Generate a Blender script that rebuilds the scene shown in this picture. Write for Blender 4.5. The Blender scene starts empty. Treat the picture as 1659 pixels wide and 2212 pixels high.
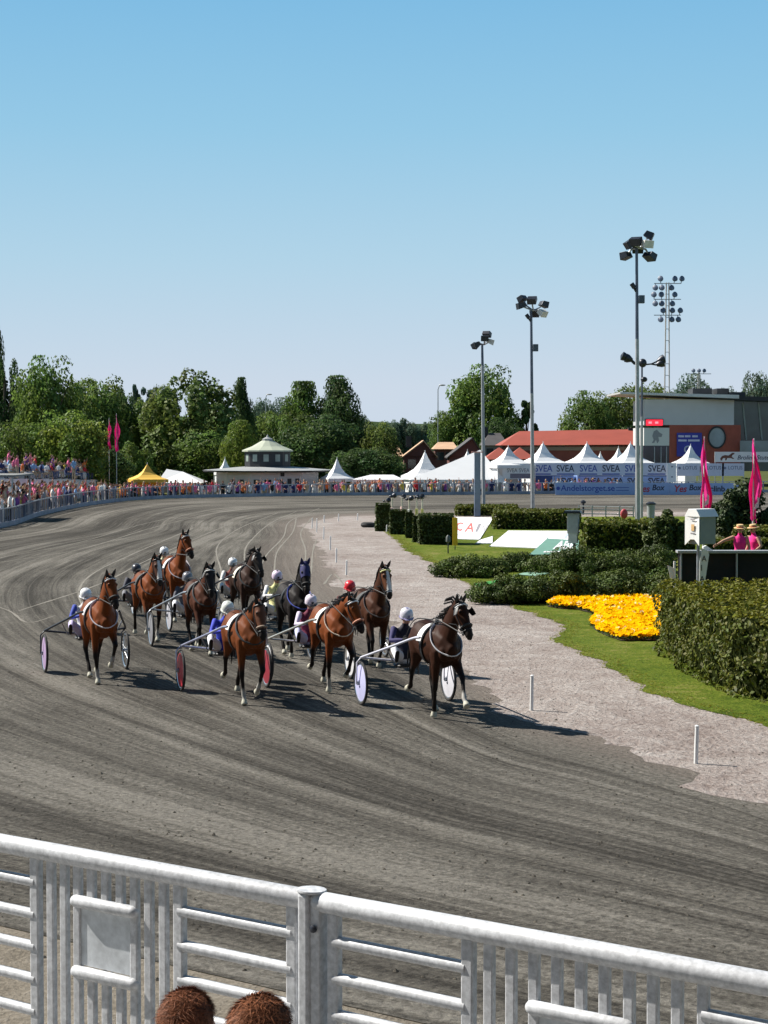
import bpy, bmesh, math, random
import numpy as np
from mathutils import Vector, Matrix, noise as mnoise
random.seed(7); NR = np.random.default_rng(7)
S = bpy.context.scene
COL = S.collection
R = math.radians
# ------------------------------------------------------------------ camera, sky, sun, exposure
FD, HY, CX, CY, HC = 3888.0, 956.0, 829.5, 1106.0, 4.4      # lens in picture units (1659x2212), horizon, centre, eye height
PITCH = math.atan((CY - HY) / FD)
cam_data = bpy.data.cameras.new('camera'); cam = bpy.data.objects.new('camera', cam_data); COL.objects.link(cam)
cam.location = (0, 0, HC); cam.rotation_euler = (math.pi / 2 - PITCH, 0, 0)
cam_data.sensor_fit = 'VERTICAL'; cam_data.sensor_height = 36; cam_data.lens = FD / 2212 * 36
cam_data.clip_start = 0.1; cam_data.clip_end = 6000
S.camera = cam
S.view_settings.view_transform = 'Standard'; S.view_settings.look = 'None'
S.view_settings.exposure = 0.75; S.view_settings.gamma = 1.0
SUN_EL, SUN_AZ = R(44), R(-66)                               # azimuth clockwise from +Y
sun_dir = Vector((math.sin(SUN_AZ) * math.cos(SUN_EL), math.cos(SUN_AZ) * math.cos(SUN_EL), math.sin(SUN_EL)))
w = bpy.data.worlds.new('World'); S.world = w; w.use_nodes = True
nt = w.node_tree; nt.nodes.clear()
out = nt.nodes.new('ShaderNodeOutputWorld'); bg = nt.nodes.new('ShaderNodeBackground')
sky = nt.nodes.new('ShaderNodeTexSky'); sky.sky_type = 'NISHITA'; sky.sun_disc = False
sky.sun_elevation = SUN_EL; sky.sun_rotation = SUN_AZ
sky.altitude = 0; sky.air_density = 1.0; sky.dust_density = 0.6; sky.ozone_density = 3.0
bg.inputs['Strength'].default_value = 0.1
# the clear northern sky: measured blue of the day towards the horizon, Nishita overhead
tcw = nt.nodes.new('ShaderNodeTexCoord'); sep = nt.nodes.new('ShaderNodeSeparateXYZ'); nt.links.new(tcw.outputs['Generated'], sep.inputs[0])
rw = nt.nodes.new('ShaderNodeValToRGB'); els = rw.color_ramp.elements
for p_, c_ in ((0.03, (.60, .69, .80)), (0.10, (.44, .65, .80)), (0.17, (.30, .575, .785)), (0.25, (.20, .485, .755)), (0.42, (.075, .15, .26))):
    e_ = els.new(p_); e_.color = (*c_, 1)
els.remove(els[0]); els.remove(els[-1])
sc_ = nt.nodes.new('ShaderNodeVectorMath'); sc_.operation = 'SCALE'; sc_.inputs[3].default_value = 6.0; nt.links.new(sep.outputs[2], rw.inputs[0]); nt.links.new(rw.outputs[0], sc_.inputs[0])
mr_ = nt.nodes.new('ShaderNodeMapRange'); mr_.inputs[1].default_value = 0.3; mr_.inputs[2].default_value = 0.7; mr_.inputs[3].default_value = 1.0; mr_.inputs[4].default_value = 0.92; nt.links.new(sep.outputs[2], mr_.inputs[0])
mw = nt.nodes.new('ShaderNodeMix'); mw.data_type = 'RGBA'; nt.links.new(mr_.outputs[0], mw.inputs[0]); nt.links.new(sky.outputs[0], mw.inputs[6]); nt.links.new(sc_.outputs[0], mw.inputs[7])
nt.links.new(mw.outputs[2], bg.inputs['Color']); nt.links.new(bg.outputs[0], out.inputs['Surface'])
sl = bpy.data.lights.new('sun', 'SUN'); sl.energy = 5.0; sl.angle = R(0.5); sl.color = (1.0, 0.95, 0.87)
so = bpy.data.objects.new('sun', sl); COL.objects.link(so); so.location = (-80, 35, 90)
so.rotation_euler = (-sun_dir).to_track_quat('-Z', 'Y').to_euler()

# ------------------------------------------------------------------ helpers
def ray(x, y):
    d = Vector(((x - CX) / FD, 0, 0)) + Vector((0, math.cos(PITCH), -math.sin(PITCH))) + Vector((0, math.sin(PITCH), math.cos(PITCH))) * ((CY - y) / FD)
    return d
def gd(x, y, z=0.0):
    d = ray(x, y); t = (z - HC) / d.z
    return Vector((d.x * t, d.y * t, z))
def at(x, y, D):
    d = ray(x, y); t = D / d.y
    return Vector((d.x * t, D, HC + d.z * t))
def ppm(D): return FD / D

def tag(o, label=None, cat=None, group=None, kind=None):
    if label: o['label'] = label
    if cat: o['category'] = cat
    if group: o['group'] = group
    if kind: o['kind'] = kind
    return o
def thing(name, label, cat, loc=(0, 0, 0), rz=0.0, group=None):
    o = bpy.data.objects.new(name, None); COL.objects.link(o)
    o.location = loc; o.rotation_euler = (0, 0, rz); o.empty_display_size = 0.2
    return tag(o, label, cat, group)
def link_mesh(name, me, parent=None):
    o = bpy.data.objects.new(name, me); COL.objects.link(o)
    if parent: o.parent = parent
    return o
def children(o): return [c for c in bpy.data.objects if c.parent == o]
def copy_tree(o, parent=None):
    kids = KIDS.get(o.name) or list(o.children)
    c = o.copy(); COL.objects.link(c)
    if parent: c.parent = parent
    for k in kids: copy_tree(k, c)
    return c
KIDS = {}

class MB:
    def __init__(s): s.v = []; s.f = []; s.m = []; s.tagv = []
    def add(s, vs, fs, mi=0, tg=0):
        b = len(s.v); s.v.extend([tuple(p) for p in vs]); s.tagv.extend([tg] * len(vs))
        for f in fs: s.f.append(tuple(i + b for i in f)); s.m.append(mi)
        return s
    def box(s, c, size, rz=0.0, mi=0, rot=None):
        hx, hy, hz = size[0] / 2, size[1] / 2, size[2] / 2
        M = rot if rot is not None else Matrix.Rotation(rz, 3, 'Z'); c = Vector(c)
        vs = [c + M @ Vector((x * hx, y * hy, z * hz)) for z in (-1, 1) for x, y in ((-1, -1), (1, -1), (1, 1), (-1, 1))]
        return s.add(vs, [(3, 2, 1, 0), (4, 5, 6, 7), (0, 1, 5, 4), (1, 2, 6, 5), (2, 3, 7, 6), (3, 0, 4, 7)], mi)
    def tube(s, pts, rad, n=10, mi=0, side=None, cap=True, tg=0, closed=False):
        pts = [Vector(p) for p in pts]; k = len(pts)
        if not isinstance(rad, list): rad = [rad] * k
        rad = [(r, r) if not isinstance(r, (list, tuple)) else r for r in rad]
        rings = []; ref = Vector(side) if side is not None else None
        for i in range(k):
            if closed: t = pts[(i + 1) % k] - pts[i - 1]
            else: t = pts[min(i + 1, k - 1)] - pts[max(i - 1, 0)]
            t = t.normalized() if t.length > 1e-9 else Vector((0, 0, 1))
            if ref is None:
                ref = Vector((0, 0, 1)) if abs(t.z) < 0.9 else Vector((1, 0, 0))
                ref = t.cross(ref).normalized()
            a = (ref - t * ref.dot(t))
            a = a.normalized() if a.length > 1e-6 else t.orthogonal().normalized()
            if side is None: ref = a
            b = t.cross(a)
            rings.append((pts[i], a, b, rad[i], t))
        if cap == 'round' and not closed:
            p, a, b, r, t = rings[0]; e = min(r)
            pre = [(p - t * e * q, a, b, (r[0] * w_, r[1] * w_), t) for q, w_ in ((0.92, 0.38), (0.6, 0.78))]
            p, a, b, r, t = rings[-1]; e = min(r)
            post = [(p + t * e * q, a, b, (r[0] * w_, r[1] * w_), t) for q, w_ in ((0.6, 0.78), (0.92, 0.38))]
            rings = pre + rings + post
        vs = []
        for p, a, b, r, t in rings:
            for j in range(n):
                th = 2 * math.pi * j / n
                vs.append(p + a * math.cos(th) * r[0] + b * math.sin(th) * r[1])
        fs = []; kk = len(rings)
        for i in range(kk if closed else kk - 1):
            i2 = (i + 1) % kk
            for j in range(n):
                j2 = (j + 1) % n
                fs.append((i * n + j, i * n + j2, i2 * n + j2, i2 * n + j))
        if cap and not closed:
            fs.append(tuple(range(n - 1, -1, -1))); fs.append(tuple((kk - 1) * n + j for j in range(n)))
        return s.add(vs, fs, mi, tg)
    def lathe(s, prof, n=16, c=(0, 0, 0), mi=0, M=None, sx=1.0, sy=1.0, ph=0.0, cap=True):
        c = Vector(c); vs = []
        for r, z in prof:
            for j in range(n):
                th = 2 * math.pi * j / n + ph
                p = Vector((r * math.cos(th) * sx, r * math.sin(th) * sy, z))
                vs.append(c + (M @ p if M is not None else p))
        fs = []
        for i in range(len(prof) - 1):
            for j in range(n):
                j2 = (j + 1) % n
                fs.append((i * n + j, i * n + j2, (i + 1) * n + j2, (i + 1) * n + j))
        if cap:
            fs.append(tuple(range(n - 1, -1, -1))); fs.append(tuple((len(prof) - 1) * n + j for j in range(n)))
        return s.add(vs, fs, mi)
    def ball(s, c, r, n=12, m=8, mi=0, M=None):
        r = (r, r, r) if not isinstance(r, (list, tuple)) else r
        prof = [(max(1e-4, math.sin(math.pi * i / m)), -math.cos(math.pi * i / m)) for i in range(m + 1)]
        vs = []; c = Vector(c)
        for rr, z in prof:
            for j in range(n):
                th = 2 * math.pi * j / n
                p = Vector((rr * math.cos(th) * r[0], rr * math.sin(th) * r[1], z * r[2]))
                vs.append(c + (M @ p if M is not None else p))
        fs = [(i * n + j, i * n + (j + 1) % n, (i + 1) * n + (j + 1) % n, (i + 1) * n + j) for i in range(m) for j in range(n)]
        fs += [tuple(range(n - 1, -1, -1)), tuple(m * n + j for j in range(n))]
        return s.add(vs, fs, mi)
    def prism(s, poly, d, mi=0):
        """poly: list of 3-d points (planar loop); d: extrusion vector"""
        n = len(poly); d = Vector(d); vs = [Vector(p) for p in poly] + [Vector(p) + d for p in poly]
        fs = [tuple(range(n - 1, -1, -1)), tuple(range(n, 2 * n))] + [(i, (i + 1) % n, (i + 1) % n + n, i + n) for i in range(n)]
        return s.add(vs, fs, mi)
    def strip(s, la, lb, mi=0):
        n = len(la); vs = list(la) + list(lb)
        return s.add(vs, [(i, i + 1, n + i + 1, n + i) for i in range(n - 1)], mi)
    def mesh(s, name, mats):
        me = bpy.data.meshes.new(name); me.from_pydata(s.v, [], s.f)
        for m_ in (mats if isinstance(mats, (list, tuple)) else [mats]): me.materials.append(m_)
        if any(s.m): me.polygons.foreach_set('material_index', s.m)
        return me
    def build(s, name, mats, parent=None, smooth=False, fix=True, bevel=0.0):
        me = s.mesh(name, mats)
        if fix or bevel:
            bm = bmesh.new(); bm.from_mesh(me)
            if fix: bmesh.ops.recalc_face_normals(bm, faces=bm.faces)
            if bevel: bmesh.ops.bevel(bm, geom=[e for e in bm.edges if e.is_manifold and e.calc_face_angle(0) > 0.6], offset=bevel, segments=2, affect='EDGES', profile=0.5)
            bm.to_mesh(me); bm.free()
        if smooth:
            me.polygons.foreach_set('use_smooth', [True] * len(me.polygons))
            try: me.set_sharp_from_angle(angle=R(42))
            except Exception: pass
        return link_mesh(name, me, parent)

def fuse(mb, voxel, it=3):
    """one continuous skin over all the shapes collected in mb"""
    me = mb.mesh('skin', []); bm = bmesh.new(); bm.from_mesh(me); bmesh.ops.recalc_face_normals(bm, faces=bm.faces); bm.to_mesh(me); bm.free()
    o = bpy.data.objects.new('skin', me); COL.objects.link(o)
    a = o.modifiers.new('r', 'REMESH'); a.mode = 'VOXEL'; a.voxel_size = voxel; a.adaptivity = 0
    b = o.modifiers.new('s', 'SMOOTH'); b.factor = 0.5; b.iterations = it
    dg = bpy.context.evaluated_depsgraph_get(); dg.update()
    m2 = bpy.data.meshes.new_from_object(o.evaluated_get(dg)); bpy.data.objects.remove(o); bpy.data.meshes.remove(me)
    m2.polygons.foreach_set('use_smooth', [True] * len(m2.polygons))
    return m2
def verts_np(me):
    a = np.empty(len(me.vertices) * 3, 'f'); me.vertices.foreach_get('co', a); return a.reshape(-1, 3)
def set_col(me, rgb, name='Col'):
    c = np.ones((len(rgb), 4), 'f'); c[:, :3] = rgb
    at_ = me.color_attributes.new(name, 'FLOAT_COLOR', 'POINT'); at_.data.foreach_set('color', c.ravel())
def seg_dist(P, a, b):
    a = np.array(a, 'f'); b = np.array(b, 'f'); d = b - a; L = max(1e-9, float(d @ d))
    t = np.clip(((P - a) @ d) / L, 0, 1); return np.linalg.norm(P - (a + t[:, None] * d), axis=1), t

# ------------------------------------------------------------------ materials
MATS = {}
def N(nt, typ, **kw):
    n = nt.nodes.new(typ)
    for k, v in kw.items():
        if k in n.inputs: n.inputs[k].default_value = v
        else: setattr(n, k, v)
    return n
def new_mat(name):
    m = bpy.data.materials.new(name); m.use_nodes = True
    nt = m.node_tree; b = nt.nodes['Principled BSDF']; return m, nt, b
def mat(name, col, rough=0.6, var=0.12, scale=6.0, bump=0.0, metal=0.0, spec=0.5, attr=False, dark=None, bscale=None, transl=0.0):
    """a base colour broken up by two noises (small wear and soiling), optional bump"""
    if name in MATS: return MATS[name]
    m, nt, b = new_mat(name); L = nt.links
    tc = N(nt, 'ShaderNodeTexCoord')
    n1 = N(nt, 'ShaderNodeTexNoise', Scale=scale, Detail=5.0, Roughness=0.6); L.new(tc.outputs['Object'], n1.inputs['Vector'])
    mx = N(nt, 'ShaderNodeMix', data_type='RGBA')
    c = Vector(col[:3]); lo = c * (1 - var) if dark is None else Vector(dark); hi = c * (1 + var)
    mx.inputs[6].default_value = (*lo, 1); mx.inputs[7].default_value = (*[min(1, v) for v in hi], 1)
    rp = N(nt, 'ShaderNodeMapRange'); rp.inputs[1].default_value = 0.3; rp.inputs[2].default_value = 0.7
    L.new(n1.outputs['Fac'], rp.inputs[0]); L.new(rp.outputs[0], mx.inputs[0])
    src = mx.outputs[2]
    if attr:
        at_ = N(nt, 'ShaderNodeAttribute', attribute_name='Col')
        mu = N(nt, 'ShaderNodeMix', data_type='RGBA', blend_type='MULTIPLY'); mu.inputs[0].default_value = 1.0
        L.new(at_.outputs['Color'], mu.inputs[6]); L.new(src, mu.inputs[7]); src = mu.outputs[2]
    L.new(src, b.inputs['Base Color'])
    b.inputs['Roughness'].default_value = rough; b.inputs['Metallic'].default_value = metal
    b.inputs['Specular IOR Level'].default_value = spec
    if bump:
        n2 = N(nt, 'ShaderNodeTexNoise', Scale=bscale or scale * 6, Detail=4.0); L.new(tc.outputs['Object'], n2.inputs['Vector'])
        bp = N(nt, 'ShaderNodeBump', Strength=bump, Distance=0.02); L.new(n2.outputs['Fac'], bp.inputs['Height']); L.new(bp.outputs[0], b.inputs['Normal'])
    if transl:
        tr = N(nt, 'ShaderNodeBsdfTranslucent'); L.new(src, tr.inputs['Color'])
        ms = N(nt, 'ShaderNodeMixShader'); ms.inputs[0].default_value = transl
        L.new(b.outputs[0], ms.inputs[1]); L.new(tr.outputs[0], ms.inputs[2])
        L.new(ms.outputs[0], nt.nodes['Material Output'].inputs['Surface'])
    MATS[name] = m; return m
def leaf_mat(name, col, transl=0.25, hue=0.35):
    """leaf colour times the per-leaf tint stored on the mesh"""
    if name in MATS: return MATS[name]
    m, nt, b = new_mat(name); L = nt.links
    at_ = N(nt, 'ShaderNodeAttribute', attribute_name='Col')
    mu = N(nt, 'ShaderNodeMix', data_type='RGBA', blend_type='MULTIPLY'); mu.inputs[0].default_value = 1.0
    mu.inputs[7].default_value = (*col, 1); L.new(at_.outputs['Color'], mu.inputs[6])
    L.new(mu.outputs[2], b.inputs['Base Color']); b.inputs['Roughness'].default_value = 0.6; b.inputs['Specular IOR Level'].default_value = 0.25
    tr = N(nt, 'ShaderNodeBsdfTranslucent'); L.new(mu.outputs[2], tr.inputs['Color'])
    ms = N(nt, 'ShaderNodeMixShader'); ms.inputs[0].default_value = transl
    L.new(b.outputs[0], ms.inputs[1]); L.new(tr.outputs[0], ms.inputs[2])
    L.new(ms.outputs[0], nt.nodes['Material Output'].inputs['Surface'])
    MATS[name] = m; return m
WHITE = mat('white_paint', (0.78, 0.78, 0.77), 0.45, 0.05, 3)
GALV = mat('galvanised_steel', (0.53, 0.54, 0.56), 0.48, 0.26, 42, bump=0.04, metal=0.05)
BLACK = mat('black_leather', (0.012, 0.012, 0.013), 0.5, 0.3, 8)
DARKM = mat('dark_metal', (0.03, 0.034, 0.045), 0.4, 0.3, 8, metal=0.4)
STEEL = mat('grey_steel', (0.33, 0.36, 0.40), 0.4, 0.15, 5, metal=0.5)
CHROME = mat('bright_tube', (0.62, 0.64, 0.66), 0.25, 0.1, 9, metal=0.9)
CANVAS = mat('white_canvas', (0.82, 0.82, 0.82), 0.7, 0.03, 1.2, transl=0.12)
GLASS = mat('dark_glass', (0.03, 0.045, 0.05), 0.08, 0.4, 0.6)
def paint(name, c, rough=0.5, var=0.08): return mat(name, c, rough, var, 5)

def lettering(text, size, m, parent, loc, rz=0.0, rx=R(90), name='lettering', align='LEFT', sx=1.0, shear=0.0, depth=0.004, bold=0.0):
    cu = bpy.data.curves.new(name, 'FONT'); cu.body = text; cu.size = size; cu.extrude = depth; cu.align_x = align; cu.shear = shear; cu.offset = bold
    o = bpy.data.objects.new(name, cu); COL.objects.link(o)
    dg = bpy.context.evaluated_depsgraph_get(); dg.update()
    me = bpy.data.meshes.new_from_object(o.evaluated_get(dg)); bpy.data.objects.remove(o)
    me.materials.clear(); me.materials.append(m)
    o = link_mesh(name, me, parent); o.location = loc; o.rotation_euler = (rx, 0, rz); o.scale = (sx, 1, 1)
    return o

# ------------------------------------------------------------------ ground, track, infield
def catmull(pts, n):
    P = [Vector(p) for p in pts]; P = [P[0] * 2 - P[1]] + P + [P[-1] * 2 - P[-2]]
    res = []
    for i in range(1, len(P) - 2):
        a, b, c, d = P[i - 1:i + 3]
        for k in range(12):
            t = k / 12
            res.append(0.5 * ((2 * b) + (c - a) * t + (2 * a - 5 * b + 4 * c - d) * t * t + (3 * b - a - 3 * c + d) * t ** 3))
    res.append(P[-2])
    # resample by arc length
    L = [0]
    for i in range(1, len(res)): L.append(L[-1] + (res[i] - res[i - 1]).length)
    outp = []; j = 0
    for k in range(n):
        s_ = L[-1] * k / (n - 1)
        while j < len(L) - 2 and L[j + 1] < s_: j += 1
        q = (s_ - L[j]) / max(1e-9, L[j + 1] - L[j]); outp.append(res[j].lerp(res[j + 1], min(1, q)))
    return outp
inner_px = [(1736, 1735), (1500, 1651), (1300, 1585), (1147, 1536), (1003, 1422), (880, 1340), (813, 1300), (748, 1242), (713, 1188), (685, 1152), (671, 1138), (676, 1131), (700, 1124), (736, 1119), (778, 1115)]
INNER = [Vector((9.5, 19.5, 0)), Vector((7.3, 21.6, 0))] + [gd(x, y) for x, y in inner_px] + [Vector((6, 111, 0)), Vector((20, 114, 0)), Vector((60, 118, 0)), Vector((120, 120, 0))]
OUTER = [Vector((10, 6.0, 0)), Vector((4, 10.8, 0)), Vector((-1.5, 14.8, 0)), Vector((-7, 19, 0)), Vector((-13, 25, 0)), Vector((-19, 35, 0)), Vector((-22.5, 50, 0)), Vector((-22.5, 72, 0)),
         gd(0, 1143), gd(100, 1113), gd(200, 1092), gd(310, 1080), gd(450, 1075), gd(700, 1071), gd(1000, 1069), gd(1300, 1066), gd(1659, 1064), Vector((75, 162, 0)), Vector((140, 166, 0))]
NT = 260
IN_C = catmull(INNER, NT); OUT_C = catmull(OUTER, NT)
def pair_curves(A, B, n):
    # walk B so that each sample faces its A sample: dynamic re-parametrisation by normalised length with corner anchors
    return A, B
def track_mesh():
    nv = 36; us = np.linspace(0, 1, NT)
    # parametrise: anchor the corner (leftmost far bend) of both curves
    def keyed(C, keys):
        L = np.concatenate([[0], np.cumsum([(C[i + 1] - C[i]).length for i in range(len(C) - 1)])])
        ks = [L[min(range(len(C)), key=lambda i: (C[i] - k).length)] for k in keys]
        return L, ks
    ki = [IN_C[0], gd(1147, 1536), gd(748, 1242), gd(671, 1138), gd(778, 1115), IN_C[-1]]
    ko = [OUT_C[0], OUTER[2], OUTER[5], gd(100, 1113), gd(450, 1075), OUT_C[-1]]
    Li, a = keyed(IN_C, ki); Lo, b = keyed(OUT_C, ko); u0 = [0, .22, .42, .62, .72, 1]
    def sample(C, L, keys):
        # smooth monotone-ish map
        s_ = np.interp(us, u0, keys); k = 9; pad = np.concatenate([np.full(k, s_[0]), s_, np.full(k, s_[-1])])
        s2 = np.convolve(pad, np.ones(2 * k + 1) / (2 * k + 1), 'valid'); s2[0] = keys[0]; s2[-1] = keys[-1]
        X = np.array([[p.x, p.y] for p in C]); return np.stack([np.interp(s2, L, X[:, 0]), np.interp(s2, L, X[:, 1])], 1)
    A = sample(IN_C, Li, a); B = sample(OUT_C, Lo, b)
    vs = []; uv = []
    M = (A + B) / 2; ul = np.concatenate([[0], np.cumsum(np.linalg.norm(np.diff(M, axis=0), axis=1))])
    for i in range(NT):
        wd = np.linalg.norm(B[i] - A[i])
        for j in range(nv):
            q = j / (nv - 1); p = A[i] * (1 - q) + B[i] * q
            vs.append((p[0], p[1], 0.0)); uv.append((ul[i], q * 20.0))
    fs = [(i * nv + j, i * nv + j + 1, (i + 1) * nv + j + 1, (i + 1) * nv + j) for i in range(NT - 1) for j in range(nv - 1)]
    me = bpy.data.meshes.new('track'); me.from_pydata(vs, [], fs)
    l = me.uv_layers.new(name='lane'); idx = np.empty(len(me.loops), 'i'); me.loops.foreach_get('vertex_index', idx)
    l.data.foreach_set('uv', np.array(uv, 'f')[idx].ravel())
    bm = bmesh.new(); bm.from_mesh(me); bmesh.ops.recalc_face_normals(bm, faces=bm.faces)
    if bm.faces[0].normal.z < 0: bmesh.ops.reverse_faces(bm, faces=bm.faces)
    bm.to_mesh(me); bm.free()
    return me
def ramp(nt, stops):
    r = N(nt, 'ShaderNodeValToRGB'); e = r.color_ramp.elements
    while len(e) < len(stops): e.new(0.5)
    for el, (p, c) in zip(e, stops): el.position = p; el.color = (*c, 1) if len(c) == 3 else c
    return r
def track_material():
    m, nt, b = new_mat('harrowed_track_dirt'); L = nt.links
    uv = N(nt, 'ShaderNodeUVMap', uv_map='lane'); tc = N(nt, 'ShaderNodeTexCoord')
    def stretched(su, sv, detail, rough=0.55, dist=0.0):
        mp = N(nt, 'ShaderNodeMapping'); mp.inputs['Scale'].default_value = (su, sv, 1); L.new(uv.outputs[0], mp.inputs[0])
        n = N(nt, 'ShaderNodeTexNoise', Scale=1.0, Detail=detail, Roughness=rough, Distortion=dist); L.new(mp.outputs[0], n.inputs['Vector']); return n
    broad = stretched(0.018, 0.55, 3.0, 0.5, 0.35); mid = stretched(0.05, 2.2, 5.0, 0.65, 0.4); fine = stretched(0.35, 7.0, 4.0, 0.7, 0.9)
    clod = N(nt, 'ShaderNodeTexNoise', Scale=5.5, Detail=7.0, Roughness=0.8, Distortion=0.6); L.new(tc.outputs['Object'], clod.inputs['Vector'])
    grain = N(nt, 'ShaderNodeTexNoise', Scale=13.0, Detail=7.0, Roughness=0.85); L.new(tc.outputs['Object'], grain.inputs['Vector'])
    patch = N(nt, 'ShaderNodeTexNoise', Scale=0.25, Detail=4.0); L.new(tc.outputs['Object'], patch.inputs['Vector'])
    base = ramp(nt, [(0.30, (0.050, 0.045, 0.038)), (0.50, (0.104, 0.095, 0.081)), (0.60, (0.136, 0.125, 0.107)), (0.74, (0.20, 0.185, 0.160))])
    def mad(a, k, c):
        n = N(nt, 'ShaderNodeMath', operation='MULTIPLY_ADD'); L.new(a, n.inputs[0]); n.inputs[1].default_value = k
        if isinstance(c, float): n.inputs[2].default_value = c
        else: L.new(c, n.inputs[2])
        return n.outputs[0]
    v = mad(broad.outputs[0], 1.15, -1.485); v = mad(mid.outputs[0], 1.0, v); v = mad(fine.outputs[0], 0.4, v); v = mad(grain.outputs[0], 0.5, v); v = mad(patch.outputs[0], 0.4, v); v = mad(clod.outputs[0], 0.52, v)
    L.new(v, base.inputs[0])
    # thin pale harrow lines
    line = stretched(0.03, 3.1, 2.0, 0.4, 0.25)
    lr = ramp(nt, [(0.47, (0, 0, 0)), (0.5, (1, 1, 1)), (0.53, (0, 0, 0))]); L.new(line.outputs[0], lr.inputs[0])
    lm = N(nt, 'ShaderNodeMath', operation='MULTIPLY'); L.new(lr.outputs[0], lm.inputs[0]); lm.inputs[1].default_value = 0.4
    mx = N(nt, 'ShaderNodeMix', data_type='RGBA'); L.new(lm.outputs[0], mx.inputs[0]); L.new(base.outputs[0], mx.inputs[6]); mx.inputs[7].default_value = (0.20, 0.183, 0.155, 1)
    # pinkish grit creeping in from the inner rim and from the outer dirt
    sx = N(nt, 'ShaderNodeSeparateXYZ'); L.new(uv.outputs[0], sx.inputs[0])
    def edge(lo, hi, colr, prev, amt, nscale):
        ad = mad(broad.outputs[0], nscale, sx.outputs[1]); ad = mad(mid.outputs[0], nscale, ad)
        mr = N(nt, 'ShaderNodeMapRange'); mr.inputs[1].default_value = lo + nscale; mr.inputs[2].default_value = hi + nscale; mr.inputs[3].default_value = amt if lo < hi else amt; mr.inputs[4].default_value = 0.0
        L.new(ad, mr.inputs[0])
        k = N(nt, 'ShaderNodeMix', data_type='RGBA'); L.new(mr.outputs[0], k.inputs[0]); L.new(prev, k.inputs[6]); k.inputs[7].default_value = (*colr, 1); return k.outputs[2]
    c = edge(-0.2, 3.4, (0.215, 0.182, 0.157), mx.outputs[2], 1.0, 2.2)
    hs = N(nt, 'ShaderNodeMix', data_type='RGBA'); hs.blend_type = 'MULTIPLY'; hs.inputs[0].default_value = 1.0
    gr = ramp(nt, [(0.36, (0.42, 0.42, 0.42)), (0.46, (0.88, 0.88, 0.88)), (0.56, (1.15, 1.15, 1.14)), (0.66, (1.6, 1.6, 1.55))]); L.new(grain.outputs[0], gr.inputs[0]); L.new(c, hs.inputs[6]); L.new(gr.outputs[0], hs.inputs[7])
    L.new(hs.outputs[2], b.inputs['Base Color']); b.inputs['Roughness'].default_value = 0.95; b.inputs['Specular IOR Level'].default_value = 0.1
    bh = mad(fine.outputs[0], 1.0, 0.0); bh = mad(grain.outputs[0], 0.8, bh); bh = mad(mid.outputs[0], 1.0, bh); bh = mad(clod.outputs[0], 1.6, bh)
    bp = N(nt, 'ShaderNodeBump', Strength=0.7, Distance=0.06); L.new(bh, bp.inputs['Height']); L.new(bp.outputs[0], b.inputs['Normal'])
    return m
TRACKM = track_material()
tm = track_mesh(); tm.materials.append(TRACKM)
tag(link_mesh('track', tm), kind='structure')

from mathutils.geometry import tessellate_polygon
def sheet(name, poly, z, m, kind='structure'):
    P = [Vector((p[0], p[1], z)) for p in poly]; tris = tessellate_polygon([P]); fs = []
    for t in tris:
        n_ = (P[t[1]] - P[t[0]]).cross(P[t[2]] - P[t[0]]); fs.append(tuple(t) if n_.z > 0 else tuple(reversed(t)))
    me = bpy.data.meshes.new(name); me.from_pydata([tuple(p) for p in P], [], fs); me.materials.append(m)
    return tag(link_mesh(name, me), kind=kind)
def ground_mat(name, stops, scales=(0.5, 3.0, 26.0), wts=(0.3, 0.35, 0.4), bump=0.5, dist=0.03, stretch=(1, 1, 1)):
    m, nt, b = new_mat(name); L = nt.links; tc = N(nt, 'ShaderNodeTexCoord')
    mp = N(nt, 'ShaderNodeMapping'); mp.inputs['Scale'].default_value = stretch; L.new(tc.outputs['Object'], mp.inputs[0])
    prev = None; last = None
    for s_, w_ in zip(scales, wts):
        n = N(nt, 'ShaderNodeTexNoise', Scale=s_, Detail=5.0, Roughness=0.65, Distortion=0.3); L.new(mp.outputs[0], n.inputs['Vector'])
        a = N(nt, 'ShaderNodeMath', operation='MULTIPLY_ADD'); L.new(n.outputs[0], a.inputs[0]); a.inputs[1].default_value = w_
        if prev is None: a.inputs[2].default_value = 0.5 - 0.5 * sum(wts)
        else: L.new(prev, a.inputs[2])
        prev = a.outputs[0]; last = n
    r = ramp(nt, stops); L.new(prev, r.inputs[0]); L.new(r.outputs[0], b.inputs['Base Color'])
    b.inputs['Roughness'].default_value = 0.95; b.inputs['Specular IOR Level'].default_value = 0.1
    bp = N(nt, 'ShaderNodeBump', Strength=bump, Distance=dist); L.new(prev, bp.inputs['Height']); L.new(bp.outputs[0], b.inputs['Normal'])
    return m
EARTH = ground_mat('outer_earth', [(0.25, (0.10, 0.085, 0.066)), (0.5, (0.19, 0.165, 0.13)), (0.75, (0.27, 0.24, 0.20))], (0.3, 3.0, 18.0), (0.3, 0.5, 0.7), 0.8, 0.06)
GRAVEL = ground_mat('pink_gravel', [(0.12, (0.17, 0.132, 0.115)), (0.38, (0.27, 0.228, 0.206)), (0.6, (0.33, 0.292, 0.268)), (0.9, (0.46, 0.425, 0.395))], (0.35, 2.2, 11.0), (0.9, 0.9, 1.2), 1.0, 0.06, (1.0, 0.8, 1))
GRASSM = ground_mat('mown_grass', [(0.22, (0.040, 0.070, 0.006)), (0.42, (0.085, 0.125, 0.010)), (0.58, (0.125, 0.155, 0.016)), (0.78, (0.24, 0.205, 0.075))], (0.22, 1.7, 13.0), (0.8, 0.8, 1.0), 1.0, 0.07)
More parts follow.
